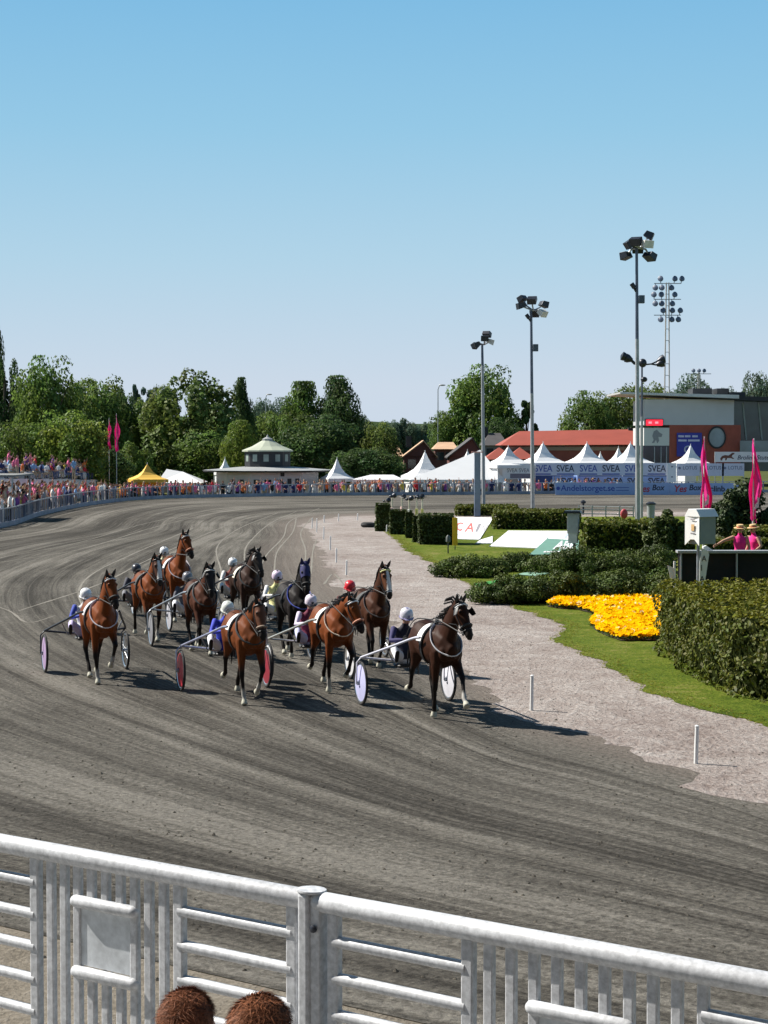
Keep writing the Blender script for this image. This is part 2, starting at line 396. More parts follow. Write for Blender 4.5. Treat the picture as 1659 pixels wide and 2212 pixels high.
CONC = ground_mat('apron_concrete', [(0.25, (0.20, 0.195, 0.185)), (0.75, (0.34, 0.33, 0.31))], (0.5, 4.0, 30.0), (0.3, 0.3, 0.3), 0.2, 0.01)
FARG = ground_mat('far_turf', [(0.2, (0.045, 0.06, 0.016)), (0.8, (0.10, 0.11, 0.035))], (0.02, 0.2, 2.0))
g = MB(); g.add([(-2500, -60, -0.03), (2500, -60, -0.03), (2500, 4000, -0.03), (-2500, 4000, -0.03)], [(0, 1, 2, 3)]); tag(g.build('ground', FARG), kind='structure')
# brown dirt verge outside the near rim of the track
near = OUT_C[:120]
verge = [(p.x, p.y) for p in near] + [(-45, near[-1].y), (-45, -20), (30, -20), (30, 6)]
sheet('dirt_verge', verge, -0.006, EARTH)
infield = [(p.x - .12 - .8 * abs(mnoise.noise(Vector((p.x * .5, p.y * .5, 1)))) - .5 * abs(mnoise.noise(Vector((p.x * 2.2, p.y * 2.2, 4)))), p.y) for p in catmull(IN_C, 700)] + [(120, 15), (12, 15)]
sheet('gravel_strip', infield, 0.004, GRAVEL)
lawn_px = [(800, 1131), (835, 1150), (862, 1172), (882, 1192), (918, 1207), (962, 1228), (1000, 1254), (1040, 1283), (1082, 1297), (1118, 1312), (1160, 1334), (1222, 1350), (1214, 1372), (1210, 1392), (1262, 1413), (1310, 1436), (1392, 1486), (1450, 1512), (1540, 1538), (1659, 1572)]
LAWN = [gd(x, y) for x, y in lawn_px]
dense = []
for i in range(len(LAWN) - 1):
    for k in range(10):
        p = LAWN[i].lerp(LAWN[i + 1], k / 10); q = mnoise.noise(Vector((p.x * 0.9, p.y * 0.9, 3))) * 0.35 + mnoise.noise(Vector((p.x * 3.1, p.y * 3.1, 9))) * 0.14
        dense.append((p.x + q * 0.8, p.y + q * 0.1))
dense.append((LAWN[-1].x, LAWN[-1].y))
lawn_poly = dense + [(14, 24.0), (60, 24), (110, 100), (60, 108), (14, 107), (2, 105)]
sheet('lawn', lawn_poly, 0.012, GRASSM)
# ragged grass along the lawn's rim
def blades(poly_pts, per_m, h, spread, name):
    vs = []; fs = []; cs = []
    for i in range(len(poly_pts) - 1):
        a = Vector((*poly_pts[i], 0)); b_ = Vector((*poly_pts[i + 1], 0)); n = max(1, int((b_ - a).length * per_m))
        for _ in range(n):
            p = a.lerp(b_, random.random()) + Vector((random.uniform(-spread * .25, spread), random.uniform(-spread * .1, spread * .7), 0.01))
            hh = h * random.uniform(.4, 1.2); ang = random.random() * 6.28; wd = 0.02
            d = Vector((math.cos(ang), math.sin(ang), 0)); le = Vector((random.uniform(-2.2, 2.2), random.uniform(-2.2, 2.2), .6)) * hh
            k = len(vs); vs += [p - d * wd, p + d * wd, p + le]; fs.append((k, k + 1, k + 2))
            t = random.uniform(.6, 1.5); cs += [(t * random.uniform(.9, 1.35), t, t * .8)] * 3
    me = bpy.data.meshes.new(name); me.from_pydata([tuple(v) for v in vs], [], fs); set_col(me, np.array(cs)); me.materials.append(leaf_mat('grass_blade', (0.16, 0.185, 0.025), 0.4))
    return tag(link_mesh(name, me), kind='stuff')
tag(blades(dense, 120, 0.03, 0.4, 'grass'), 'short green grass along the rim of the infield lawn', 'grass')
# wheel tracks scratched into the dirt behind the field
WT = mat('scratched_dirt', (0.215, 0.20, 0.172), 0.95, 0.2, 8, spec=0.1)
def trail(pts, wd, name='wheel_track'):
    P = catmull([gd(x, y) for x, y in pts], 70); m_ = MB(); la = []; lb = []
    for i, p in enumerate(P):
        t = (P[min(i + 1, 69)] - P[max(i - 1, 0)]).normalized(); s_ = Vector((-t.y, t.x, 0)) * wd * 0.5 * (0.45 + 0.75 * abs(mnoise.noise(p * 0.7)))
        z = Vector((0, 0, 0.005)); la.append(p + s_ + z); lb.append(p - s_ + z)
    m_.strip(la, lb); tag(m_.build(name, WT), kind='structure')
for pts in ([(537, 1245), (528, 1200), (540, 1170), (585, 1130), (640, 1105)], [(560, 1240), (575, 1200), (612, 1160), (628, 1125), (690, 1098)], [(592, 1235), (600, 1190), (632, 1150), (640, 1120)],
            [(672, 1240), (676, 1190), (684, 1165)], [(655, 1250), (660, 1190), (650, 1150), (672, 1120)], [(460, 1300), (478, 1240), (470, 1180), (520, 1140), (600, 1108)],
            [(190, 1330), (170, 1280), (200, 1240), (280, 1200), (420, 1140)], [(120, 1330), (60, 1345), (20, 1320), (-40, 1300)], [(700, 1262), (720, 1240), (745, 1265)],
            [(40, 1320), (220, 1260), (330, 1205), (500, 1130)], [(0, 1215), (180, 1185), (330, 1140), (470, 1108), (620, 1090)], [(0, 1205), (170, 1172), (310, 1132), (450, 1102)]):
    trail(pts, 0.10)

# loose clods of dirt thrown up on the near track
vs = []; fs = []; cs = []
for _ in range(2600):
    x = random.gauss(.5, 5.5); y = random.uniform(14.5, 42); r = random.uniform(.007, .020) * (1 if random.random() < .97 else 1.6)
    if x > -2.5 + 0 and (x - 2.6) * .35 + (30 - y) * -.12 > .6 and y > 20 and x > 3.5: continue
    k = len(vs); t = random.uniform(.7, 1.25)
    P = [(1, 0, .1), (.3, .9, .0), (-.8, .5, .1), (-.7, -.7, 0), (.4, -.9, .1), (.1, .1, .75), (-.3, -.2, .6)]
    for p in P: vs.append((x + p[0] * r * random.uniform(.7, 1.5), y + p[1] * r * random.uniform(.7, 1.4), p[2] * r * 1.3)); cs.append((.13 * t, .117 * t, .096 * t))
    fs += [(k, k + 1, k + 5), (k + 1, k + 2, k + 6, k + 5), (k + 2, k + 3, k + 6), (k + 3, k + 4, k + 6), (k + 4, k, k + 5), (k + 4, k + 5, k + 6)]
me = bpy.data.meshes.new('dirt_clods'); me.from_pydata(vs, [], fs); set_col(me, np.array(cs)); me.materials.append(mat('clod_dirt', (1, 1, 1), .95, .2, 9, attr=True, spec=.05))
tag(link_mesh('dirt_clods', me), 'small loose clods of dirt scattered on the track', 'dirt', kind='stuff')
# unseen dark stand behind the viewer, added to cut sky light on camera-facing sides
ms = thing('unseen_shade_stand', 'unseen dark roofed stand added behind the viewer to block sky light', 'grandstand', (0, 0, 0)); SMAT = mat('stand_dark', (.07, .065, .06), .8, .2, .5)
for i in range(6): m_ = MB(); m_.box((-10, -9.5 - i * 2.2, 1.2 + i * .8), (110, 2.2, 2.4 + i * 1.6)); m_.build('tier', SMAT, ms)
m_ = MB(); m_.box((-10, -24.0, 12), (110, 1.0, 24)); m_.build('rear_wall', SMAT, ms); m_ = MB(); m_.box((-10, -15.5, 22.5), (110, 17, .8)); m_.build('roof', SMAT, ms)
for x in (-60, -35, -10, 15, 40): m_ = MB(); m_.tube([(x, -20, 8), (x, -20, 22.1)], .3, 10); m_.build('column', SMAT, ms)
# ------------------------------------------------------------------ people
COLM = mat('cloth_and_skin', (1, 1, 1), 0.75, 0.10, 14, attr=True, spec=0.25)
COATM = mat('horse_coat', (1, 1, 1), 0.55, 0.2, 5, attr=True, spec=0.12)
HAIRM = mat('horse_hair', (0.014, 0.011, 0.010), 0.55, 0.4, 30)
SKIN = (0.52, 0.30, 0.21)
def add_hand(mb, wrist, f, up, inn, fist=True, s=1.0):
    f = f.normalized(); up = (up - f * up.dot(f)).normalized(); inn = (inn - f * inn.dot(f) - up * inn.dot(up)).normalized()
    mb.tube([wrist - f * .01 * s, wrist + f * .04 * s, wrist + f * .085 * s], [(.026 * s, .017 * s), (.038 * s, .016 * s), (.036 * s, .013 * s)], 8, side=up, cap='round')
    for k, (o, ln) in enumerate(((.029, .9), (.010, 1.0), (-.010, .95), (-.028, .75))):
        p0 = wrist + f * .085 * s + up * o * s; ln *= s
        if fist: pts = [p0, p0 + (f * .8 + inn * .35) * .038 * ln, p0 + (f * .9 + inn * 1.1) * .042 * ln, p0 + (f * .25 + inn * 1.35) * .04 * ln]
        else: pts = [p0, p0 + (f + inn * .1) * .035 * ln, p0 + (f + inn * .25) * .06 * ln, p0 + (f + inn * .5) * .078 * ln]
        mb.tube(pts, [.0095 * s, .009 * s, .0085 * s, .0075 * s], 6, cap='round')
    b = wrist + f * .028 * s + up * .032 * s
    mb.tube([b, b + (f * .6 + up * .8 + inn * .3) * .03 * s, b + (f * 1.3 + up * .7 + inn * .9) * .034 * s], [.012 * s, .010 * s, .008 * s], 6, cap='round')

def person_mesh(J, pal, voxel=0.016, hands='fist', hair=True, long_hair=False):
    """J: joints (local, facing +x). pal: colours top, sleeve, fore, legs, shoe, skin, hair. One continuous body."""
    V = {k: Vector(v) for k, v in J.items()}; mb = MB(); segs = []
    lat = (V['shL'] - V['shR']).normalized()
    pel, ch, nk, hd = V['pelvis'], V['chest'], V['neck'], V['head']
    fw = lat.cross((nk - pel).normalized()).normalized(); upb = (nk - pel).normalized()
    mb.tube([pel - upb * .05, pel + upb * .05, pel.lerp(ch, .5), ch, ch.lerp(nk, .55), nk], [(.155, .115), (.165, .12), (.145, .105), (.18, .125), (.155, .095), (.06, .06)], 16, side=lat, cap='round')
    segs += [(pel, ch, .14, 'top'), (ch, nk - upb * .05, .15, 'top'), (pel - upb * .04, pel + lat * .06, .13, 'legs')]
    hu = (hd - nk).normalized(); hf = Vector(J.get('look', (1, 0, 0))).normalized(); hf = (hf - hu * hf.dot(hu) * 0.6).normalized(); hl = hu.cross(hf).normalized()
    HM = Matrix((hf, hl, hf.cross(hl).normalized())).transposed(); HU = HM @ Vector((0, 0, 1))
    mb.tube([nk - upb * .03, hd - HU * .05], [.058, .052], 12); segs.append((nk, hd - HU * .1, .055, 'skin'))
    mb.ball(hd + HM @ Vector((-.012, 0, .028)), (.098, .078, .098), 16, 12, M=HM)
    mb.ball(hd + HM @ Vector((.022, 0, -.045)), (.070, .058, .075), 14, 10, M=HM)
    mb.tube([hd + HM @ Vector((.075, 0, .02)), hd + HM @ Vector((.108, 0, -.022)), hd + HM @ Vector((.085, 0, -.034))], [.011, .017, .012], 8, cap='round')
    for sgn in (-1, 1): mb.ball(hd + HM @ Vector((-.005, sgn * .078, -.005)), (.024, .010, .034), 8, 6, M=HM)
    segs.append((hd - HU * .06, hd + HU * .03, .085, 'head'))
    for s_ in 'LR':
        sh, el, wr, hp, kn, ft = V['sh' + s_], V['el' + s_], V['wr' + s_], V['hip' + s_], V['kn' + s_], V['an' + s_]
        mb.tube([sh.lerp(ch, .3), sh, sh.lerp(el, .5), el, el.lerp(wr, .35), wr], [.06, .062, .050, .042, .043, .028], 10, cap='round')
        segs += [(sh, el, .05, 'sleeve'), (el, wr, .04, 'fore')]
        mb.tube([hp + (kn - hp) * -.08, hp.lerp(kn, .15), hp.lerp(kn, .6), kn, kn.lerp(ft, .3), ft], [.085, .092, .072, .056, .056, .036], 12, cap='round')
        segs += [(hp, kn, .08, 'legs'), (kn, ft, .05, 'legs')]
        toe = V.get('toe' + s_, ft + Vector((.17, 0, -.05)))
        he = ft + (ft - kn).normalized() * .05 - (toe - ft).normalized() * .03
        mb.tube([he, ft.lerp(toe, .45) + (ft - kn).normalized() * .02, toe], [(.036, .036), (.042, .034), (.034, .024)], 8, cap='round'); segs.append((ft, toe, .045, 'shoe')); segs.append((he, toe, .04, 'shoe'))
        if voxel > 0.02: mb.ball(wr + (wr - el).normalized() * .06, (.04, .03, .05), 8, 6)
        segs.append((wr + (wr - el).normalized() * .04, wr + (wr - el).normalized() * .1, .035, 'skin'))
    if long_hair: mb.tube([hd - hf * .05 + HU * .02, hd - hf * .09 - HU * .08, nk - fw * .1 - upb * .08], [(.075, .05), (.075, .04), (.05, .02)], 10, side=lat, cap='round')
    me = fuse(mb, voxel, 2)
    P = verts_np(me); D = []
    for a, b, r, l in segs: d, t = seg_dist(P, a, b); D.append(d - r)
    k = np.argmin(np.array(D), 0); labs = [s_[3] for s_ in segs]
    C = np.array([pal.get(l if l != 'head' else 'skin', SKIN) for l in labs])[k]
    rel = (P - np.array(hd)) @ np.array(HM)      # head coordinates
    ish = np.array([l == 'head' for l in labs])[k]
    hm = ish & ((rel[:, 2] > .075) | (rel[:, 0] < -.028 - .35 * np.clip(-rel[:, 2], -.1, .1)) | ((rel[:, 2] > .02) & (rel[:, 0] < .025)))
    if hair: C[hm] = pal.get('hair', (.05, .03, .02))
    if long_hair:
        d, t = seg_dist(P, hd - hf * .08, nk - fw * .1 - upb * .08); C[(d < .075) & (rel[:, 0] < -.045)] = pal['hair']
    for sgn in (-1, 1):
        e = np.linalg.norm(rel - np.array((.078, sgn * .032, .012)), axis=1) < .016; C[e] = (.02, .015, .012)
    mo = ish & (np.abs(rel[:, 1]) < .026) & (np.abs(rel[:, 2] + .064) < .008) & (rel[:, 0] > .05); C[mo] = (.30, .10, .09)
    set_col(me, C)
    if voxel <= 0.02:      # hands with separate fingers, rooted inside the cuffs
        hb = MB()
        for s_ in 'LR':
            wr, el = V['wr' + s_], V['el' + s_]; f = (wr - el).normalized()
            add_hand(hb, wr, f, Vector(J.get('hup' + s_, (0.2, 0, 1))), Vector((0, -1 if s_ == 'L' else 1, -.3)), fist=hands == 'fist')
        h = hb.mesh('hands', []); bm = bmesh.new(); bm.from_mesh(h); bmesh.ops.recalc_face_normals(bm, faces=bm.faces); bm.to_mesh(h); bm.free()
        set_col(h, np.tile(np.array(pal.get('hand', pal.get('skin', SKIN))), (len(h.vertices), 1)))
        h.polygons.foreach_set('use_smooth', [True] * len(h.polygons))
        bm = bmesh.new(); bm.from_mesh(me); bm.from_mesh(h); m2 = bpy.data.meshes.new('body'); bm.to_mesh(m2); bm.free()
        bpy.data.meshes.remove(me); bpy.data.meshes.remove(h); me = m2
    me.materials.append(COLM)
    return me, HM, hd

# ------------------------------------------------------------------ horses
FRONT = {'stand': [(.47, .92), (.48, .52), (.46, .17), (.50, .05)], 'back': [(.45, .93), (.40, .52), (.26, .19), (.24, .07)], 'flex': [(.50, .94), (.80, .74), (.70, .45), (.56, .36)],
         'reach': [(.52, .93), (.82, .72), (1.00, .42), (1.10, .33)], 'lift': [(.50, .93), (.70, .60), (.56, .30), (.46, .22)]}
HIND = {'push': [(-.48, .98), (-.84, .57), (-.98, .22), (-1.0, .08)], 'under': [(-.42, .96), (-.62, .53), (-.42, .20), (-.34, .07)], 'flex': [(-.42, .96), (-.74, .66), (-.90, .38), (-1.02, .33)], 'stand': [(-.46, .97), (-.72, .54), (-.66, .18), (-.62, .05)]}
BAY = (.155, .042, .010); RED = (.185, .047, .010); DBAY = (.040, .0135, .006); BLK = (.020, .016, .015); BROWN = (.062, .021, .009)
def make_horse(label, loc, rz, coat=BAY, points=(.018, .014, .012), legs=('stand', 'flex', 'push', 'under'), socks=(), pollx=.98, pollz=1.92, yaw=0.0, pitch=62, blaze=0, face=None,
               hood=None, blinkers=False, noseband=None, browband=None, collar=(.75, .75, .78), pad=(.78, .78, .78), mane_up=0.0, fly=(.85, .85, .8), muzzle=None, hoofcol=(.55, .53, .43), s=1.0, padtext=None):
    root = thing('horse', label, 'horse', loc, rz, 'trotting horses racing on the track')
    mb = MB(); segs = []; Y = (0, 1, 0)
    body = [((-.80, 0, 1.27), .10, .15), ((-.70, 0, 1.26), .20, .24), ((-.52, 0, 1.22), .265, .31), ((-.25, 0, 1.17), .265, .295), ((.02, 0, 1.13), .275, .315), ((.28, 0, 1.15), .265, .35), ((.48, 0, 1.18), .235, .33), ((.63, 0, 1.16), .19, .27), ((.72, 0, 1.12), .12, .17)]
    mb.tube([p for p, a, b in body], [(a, b) for p, a, b in body], 20, side=Y, cap='round')
    mb.tube([(.05, 0, 1.40), (.28, 0, 1.46), (.48, 0, 1.42)], [(.10, .07), (.10, .09), (.12, .10)], 10, side=Y, cap='round')
    for sg in (-1, 1):   # shoulder and chest muscle
        mb.tube([(.30, sg * .17, 1.30), (.52, sg * .17, 1.08), (.50, sg * .16, .92)], [(.07, .16), (.085, .15), (.075, .10)], 10, side=Y, cap='round')
        mb.ball((.66, sg * .09, 1.10), (.10, .10, .15), 10, 8)
    segs.append(((-.7, 0, 1.22), (.6, 0, 1.15), .27, 'body', 0, 0))
    ps = R(yaw); pt = R(pitch); sd = Vector((-math.sin(ps), math.cos(ps), 0)); poll = Vector((pollx, math.sin(ps) * .12, pollz))
    n0 = Vector((.38, 0, 1.24)); n1 = Vector((.62, 0, 1.44)); n2 = n1.lerp(poll, .55) + Vector((-.02, 0, .03))
    neck = [n0, n1, n2, poll + Vector((-.05, 0, -.03))]
    mb.tube(neck, [(.17, .33), (.125, .235), (.088, .165), (.072, .125)], 16, side=Y, cap='round')
    segs += [(n0, n1, .2, 'neck', 0, 0), (n1, poll - Vector((.05, 0, 0)), .11, 'neck', 0, 0)]
    hd = Vector((math.cos(pt) * math.cos(ps), math.cos(pt) * math.sin(ps), -math.sin(pt))); hu = sd.cross(hd) * -1
    hu = hd.cross(sd) if (hd.cross(sd)).z > 0 else sd.cross(hd)
    q = lambda t, o=0.0, l=0.0: poll + hd * t + hu * o + sd * l
    mb.tube([q(-.04, -.03), q(.06, -.01), q(.16, -.02), q(.28, -.01), q(.42, .005), q(.52, .0), q(.585, -.01)], [(.06, .08), (.088, .115), (.098, .135), (.083, .115), (.060, .082), (.060, .074), (.046, .052)], 16, side=sd, cap='round')
    mb.tube([q(.10, -.12), q(.24, -.11), q(.46, -.06), q(.55, -.05)], [(.06, .06), (.058, .055), (.035, .035), (.038, .035)], 10, side=sd, cap='round')
    for sg in (-1, 1):
        mb.ball(q(.17, .065, sg * .075), (.03, .03, .03), 8, 6); mb.ball(q(.55, .015, sg * .045), (.022, .022, .022), 8, 6)
    segs.append((q(0), q(.55), .09, 'head', 0, 0))
    for i, (nm, sg) in enumerate(zip(legs, (1, -1, 1, -1))):
        fr = i < 2; pts = (FRONT if fr else HIND)[nm]; y = sg * (.155 if fr else .15); P = [Vector((a, y, b)) for a, b in pts]
        y2 = sg * (.115 if fr else .12); P[2].y = y2; P[3].y = y2
        if fr:
            mb.tube([P[0] + Vector((0, 0, .12)), P[0], P[0].lerp(P[1], .5), P[1] + (P[0] - P[1]).normalized() * .05, P[1], P[1].lerp(P[2], .2), P[1].lerp(P[2], .75), P[2], P[2].lerp(P[3], .6)],
                    [(.10, .14), (.085, .115), (.062, .072), (.05, .055), (.052, .056), (.036, .04), (.032, .036), (.042, .045), (.034, .036)], 12, side=Y, cap='round')
        else:
            mb.tube([P[0] + Vector((-.08, 0, .25)), P[0] + Vector((-.04, 0, .05)), P[0].lerp(P[1], .45), P[1] + (P[0] - P[1]).normalized() * .08, P[1], P[1].lerp(P[2], .2), P[1].lerp(P[2], .75), P[2], P[2].lerp(P[3], .6)],
                    [(.14, .23), (.125, .19), (.075, .10), (.048, .06), (.048, .064), (.038, .046), (.034, .038), (.043, .046), (.035, .037)], 12, side=Y, cap='round')
        d = (P[3] - P[2]).normalized()
        mb.tube([P[3] - d * .05, P[3] - d * .005, P[3] + d * .045], [(.040, .044), (.052, .058), (.060, .070)], 12, side=Y)
        segs += [(P[0], P[1], .06, 'upper', i, 0), (P[1], P[2], .036, 'lower', i, 0), (P[2], P[3] - d * .06, .04, 'past', i, 0), (P[3] - d * .01, P[3] + d * .05, .055, 'hoof', i, 0)]
    me = fuse(mb, 0.019, 3)
    P = verts_np(me); D = []; T = []
    for a, b, r, l, i, _ in segs: d, t = seg_dist(P, a, b); D.append(d - r); T.append(t)
    k = np.argmin(np.array(D), 0); T = np.array(T)[k, np.arange(len(P))]
    coat = np.array(coat); pts_ = np.array(points); C = np.tile(coat, (len(P), 1))
    face = coat if face is None else np.array(face); muz = pts_ * 1.5 if muzzle is None else np.array(muzzle)
    # darker topline and flanks of a bay
    top = np.clip((P[:, 2] - 1.38) / .15, 0, 1) * (P[:, 0] < .35); C = C * (1 - .35 * top[:, None])
    for j, (a, b, r, l, i, _) in enumerate(segs):
        m_ = k == j; t = T[m_][:, None]
        if l == 'head':
            e = np.clip((t - .66) / .2, 0, 1); C[m_] = face * (1 - e) + muz * e
        elif l == 'upper': e = np.clip((t - .45) / .45, 0, 1); C[m_] = coat * (1 - e) + pts_ * e
        elif l in ('lower', 'past'):
            c = pts_ * (1.0 + .3 * t)
            if i in socks: e = np.clip((t - (.62 if l == 'lower' else -1)) / .2, 0, 1) * .85; c = c * (1 - e) + np.array((.48, .46, .42)) * e
            C[m_] = c
        elif l == 'hoof': C[m_] = hoofcol
    rel = P - np.array(poll); th = rel @ np.array(hd); oh = rel @ np.array(hu); lh = rel @ np.array(sd)
    if blaze: C[(np.abs(lh) < .018 + .03 * blaze * np.clip(th / .5, .2, 1)) & (oh > .03) & (th > .06) & (th < .50)] = (.80, .78, .74)
    for sg in (-1, 1): C[np.linalg.norm(np.stack([th - .17, oh - .075, lh - sg * .088], 1), axis=1) < .021] = (.004, .003, .003)
    for sg in (-1, 1): C[np.linalg.norm(np.stack([th - .575, oh - .01, lh - sg * .03], 1), axis=1) < .014] = (.01, .006, .006)
    set_col(me, C); me.materials.append(COATM); me.name = 'horse_body'
    link_mesh('body', me, root)
    # ears
    for sg in (-1, 1):
        e = MB(); b = q(-.015, .03, sg * .052); dr = (hu * .75 - hd * .55 + sd * sg * .22).normalized()
        e.tube([b - dr * .03, b + dr * .04, b + dr * .10, b + dr * .155], [(.028, .02), (.036, .022), (.026, .016), (.004, .004)], 8, side=sd, cap='round')
        set_to = e.build('ear', HAIRM if hood is None else paint('ear_cover', hood, .8), root, smooth=True)
    # mane: locks along the crest, blown back
    mm = MB(); rnd = random.Random(label)
    for i in range(70):
        t = i / 69; p = n1.lerp(poll, t) + Vector((-.10 + .06 * t, 0, .10 - .05 * t)) * (1 - .25 * t); p = p + Vector((0, rnd.uniform(-.015, .015), rnd.uniform(-.03, .02)))
        sg = rnd.choice((-1, 1, 1)); ln = rnd.uniform(.10, .2); rise = mane_up * rnd.uniform(.3, 1)
        mm.tube([p, p + Vector((-.05, sg * .05, .03 + rise * .05)), p + Vector((-.10 - .05 * rise, sg * (.08 + .05 * rise), -.5 * ln + rise * .12)), p + Vector((-.13 - .08 * rise, sg * .09, -ln + rise * .22))], [.016, .018, .013, .003], 5)
    for i in range(16):   # forelock
        p = q(-.03, .05, rnd.uniform(-.03, .03)); mm.tube([p, p + hu * .03 + hd * .06, p + hu * .02 + hd * .15 + sd * rnd.uniform(-.03, .03)], [.012, .012, .003], 5)
    mm.build('mane', HAIRM, root, smooth=True)
    tl = MB()
    for i in range(26):
        a = rnd.uniform(-.05, .05); b = rnd.uniform(-.06, .06); ln = rnd.uniform(.45, .7)
        tl.tube([(-.80, a * .3, 1.40), (-.93, a * .8, 1.36 + b), (-1.06, a * 1.6, 1.18 + b), (-1.10 - abs(b), a * 2.2, 1.18 - ln)], [.022, .03, .024, .004], 5)
    tl.build('tail', HAIRM, root, smooth=True)
    # bridle
    br = MB()
    def ring(t, a, b, r, o=0.0, m_=br, n=18): m_.tube([q(t, o + b * math.sin(2 * math.pi * i / n), a * math.cos(2 * math.pi * i / n)) for i in range(n)], r, 6, closed=True)
    ring(.035, .092, .125, .011, -.02); ring(.47, .068, .092, .010, -.02)
    for sg in (-1, 1):
        br.tube([q(.03, .0, sg * .093), q(.16, -.03, sg * .108), q(.30, -.03, sg * .093), q(.47, -.03, sg * .070)], .009, 6)
        br.tube([q(.50, -.06, sg * .062), q(.30, -.12, sg * .09), Vector((.20, sg * .12, 1.56))], .007, 5)
        br.lathe([(.004, -.006), (.03, -.006), (.03, .006), (.004, .006)], 10, q(.50, -.045, sg * .07), M=sd.to_track_quat('Z', 'Y').to_matrix())
    br.build('bridle', BLACK, root, smooth=True)
    if noseband: nb = MB(); ring(.40, .078, .102, .020, -.01, nb); nb.build('noseband', paint('noseband_%d' % int(noseband[0] * 99 + noseband[1] * 9), noseband, .8), root, smooth=True)
    if browband: nb = MB(); nb.tube([q(.075, .02, -.102), q(.07, .08, -.08), q(.065, .118, 0), q(.07, .08, .08), q(.075, .02, .102)], .013, 6, cap='round'); nb.build('browband', paint('browband_%d' % int(browband[0] * 99 + browband[2] * 9), browband, .7), root, smooth=True)
    if blinkers:
        for sg in (-1, 1):
            b = MB(); c = q(.16, .05, sg * .115); vs = []
            for i in range(7):
                for j in range(5):
                    u = -1 + 2 * i / 6; v = j / 4; vs.append(c + hu * (u * .07 * math.sqrt(max(.05, 1 - .5 * v * v))) + hd * (v * .11 - .05) + sd * sg * (.05 * v + .03 * (1 - u * u)))
            o = [p + sd * sg * .006 for p in vs]; n = len(vs)
            fs = [(i * 5 + j, i * 5 + j + 1, (i + 1) * 5 + j + 1, (i + 1) * 5 + j) for i in range(6) for j in range(4)]
            b.add(vs + o, fs + [tuple(x + n for x in f) for f in fs] + [(4 + i * 5, 9 + i * 5, 9 + i * 5 + n, 4 + i * 5 + n) for i in range(6)])
            b.build('blinker', BLACK, root, smooth=True)
    if hood:
        h = MB(); h.tube([q(-.05, -.03), q(.05, -.01), q(.15, -.02), q(.27, -.01)], [(.075, .095), (.098, .125), (.107, .145), (.092, .124)], 16, side=sd); h.build('hood', paint('hood_cloth', hood, .8), root, smooth=True)
    # breast collar: a padded strap from the withers round the front of the chest
    c = MB(); lp = [(.22, .10, 1.50), (.34, .20, 1.42), (.50, .245, 1.26), (.66, .19, 1.13), (.775, .08, 1.07), (.80, 0, 1.055)]
    lp = lp + [(x, -y, z) for x, y, z in lp[-2::-1]]
    c.tube(catmull([Vector(p) for p in lp], 34), (.012, .026) if collar else .02, 8, cap='round'); c.build('breast_collar', paint('collar_%d' % int(sum(collar) * 60), collar, .7) if collar else BLACK, root, smooth=True)
    # saddle, girth and number cloth
    def arc(x0, x1, th0, th1, grow, m_, name, n=18):
        k_ = MB(); la = []; lb = []
        for i in range(n + 1):
            th = th0 + (th1 - th0) * i / n
            la.append(Vector((x0, (.275 + grow) * math.sin(th), 1.14 + (.325 + grow) * math.cos(th)))); lb.append(Vector((x1, (.275 + grow) * math.sin(th), 1.145 + (.335 + grow) * math.cos(th))))
        k_.strip(la, lb); k_.strip([p * 1 + Vector((0, math.copysign(.008, p.y), .008)) for p in la], [p + Vector((0, math.copysign(.008, p.y), .008)) for p in lb])
        k_.strip(la, [p + Vector((0, math.copysign(.008, p.y), .008)) for p in la]); k_.strip(lb, [p + Vector((0, math.copysign(.008, p.y), .008)) for p in lb])
        return k_.build(name, m_, root, smooth=True)
    arc(.02, .12, -math.pi, math.pi, .012, BLACK, 'girth', 34)
    if pad:
        o = arc(-.12, .10, -1.35, 1.35, .022, paint('number_cloth_%d' % int(sum(pad) * 50), pad, .75), 'number_cloth')
    sdl = MB(); sdl.tube([(.07, 0, 1.48), (.07, 0, 1.56)], [(.05, .06), (.03, .05)], 8, cap='round'); sdl.tube([(.07, -.1, 1.47), (.07, 0, 1.515), (.07, .1, 1.47)], .035, 8, cap='round'); sdl.build('harness_saddle', BLACK, root, smooth=True)
    root.scale = (s, s, s)
    return root, q

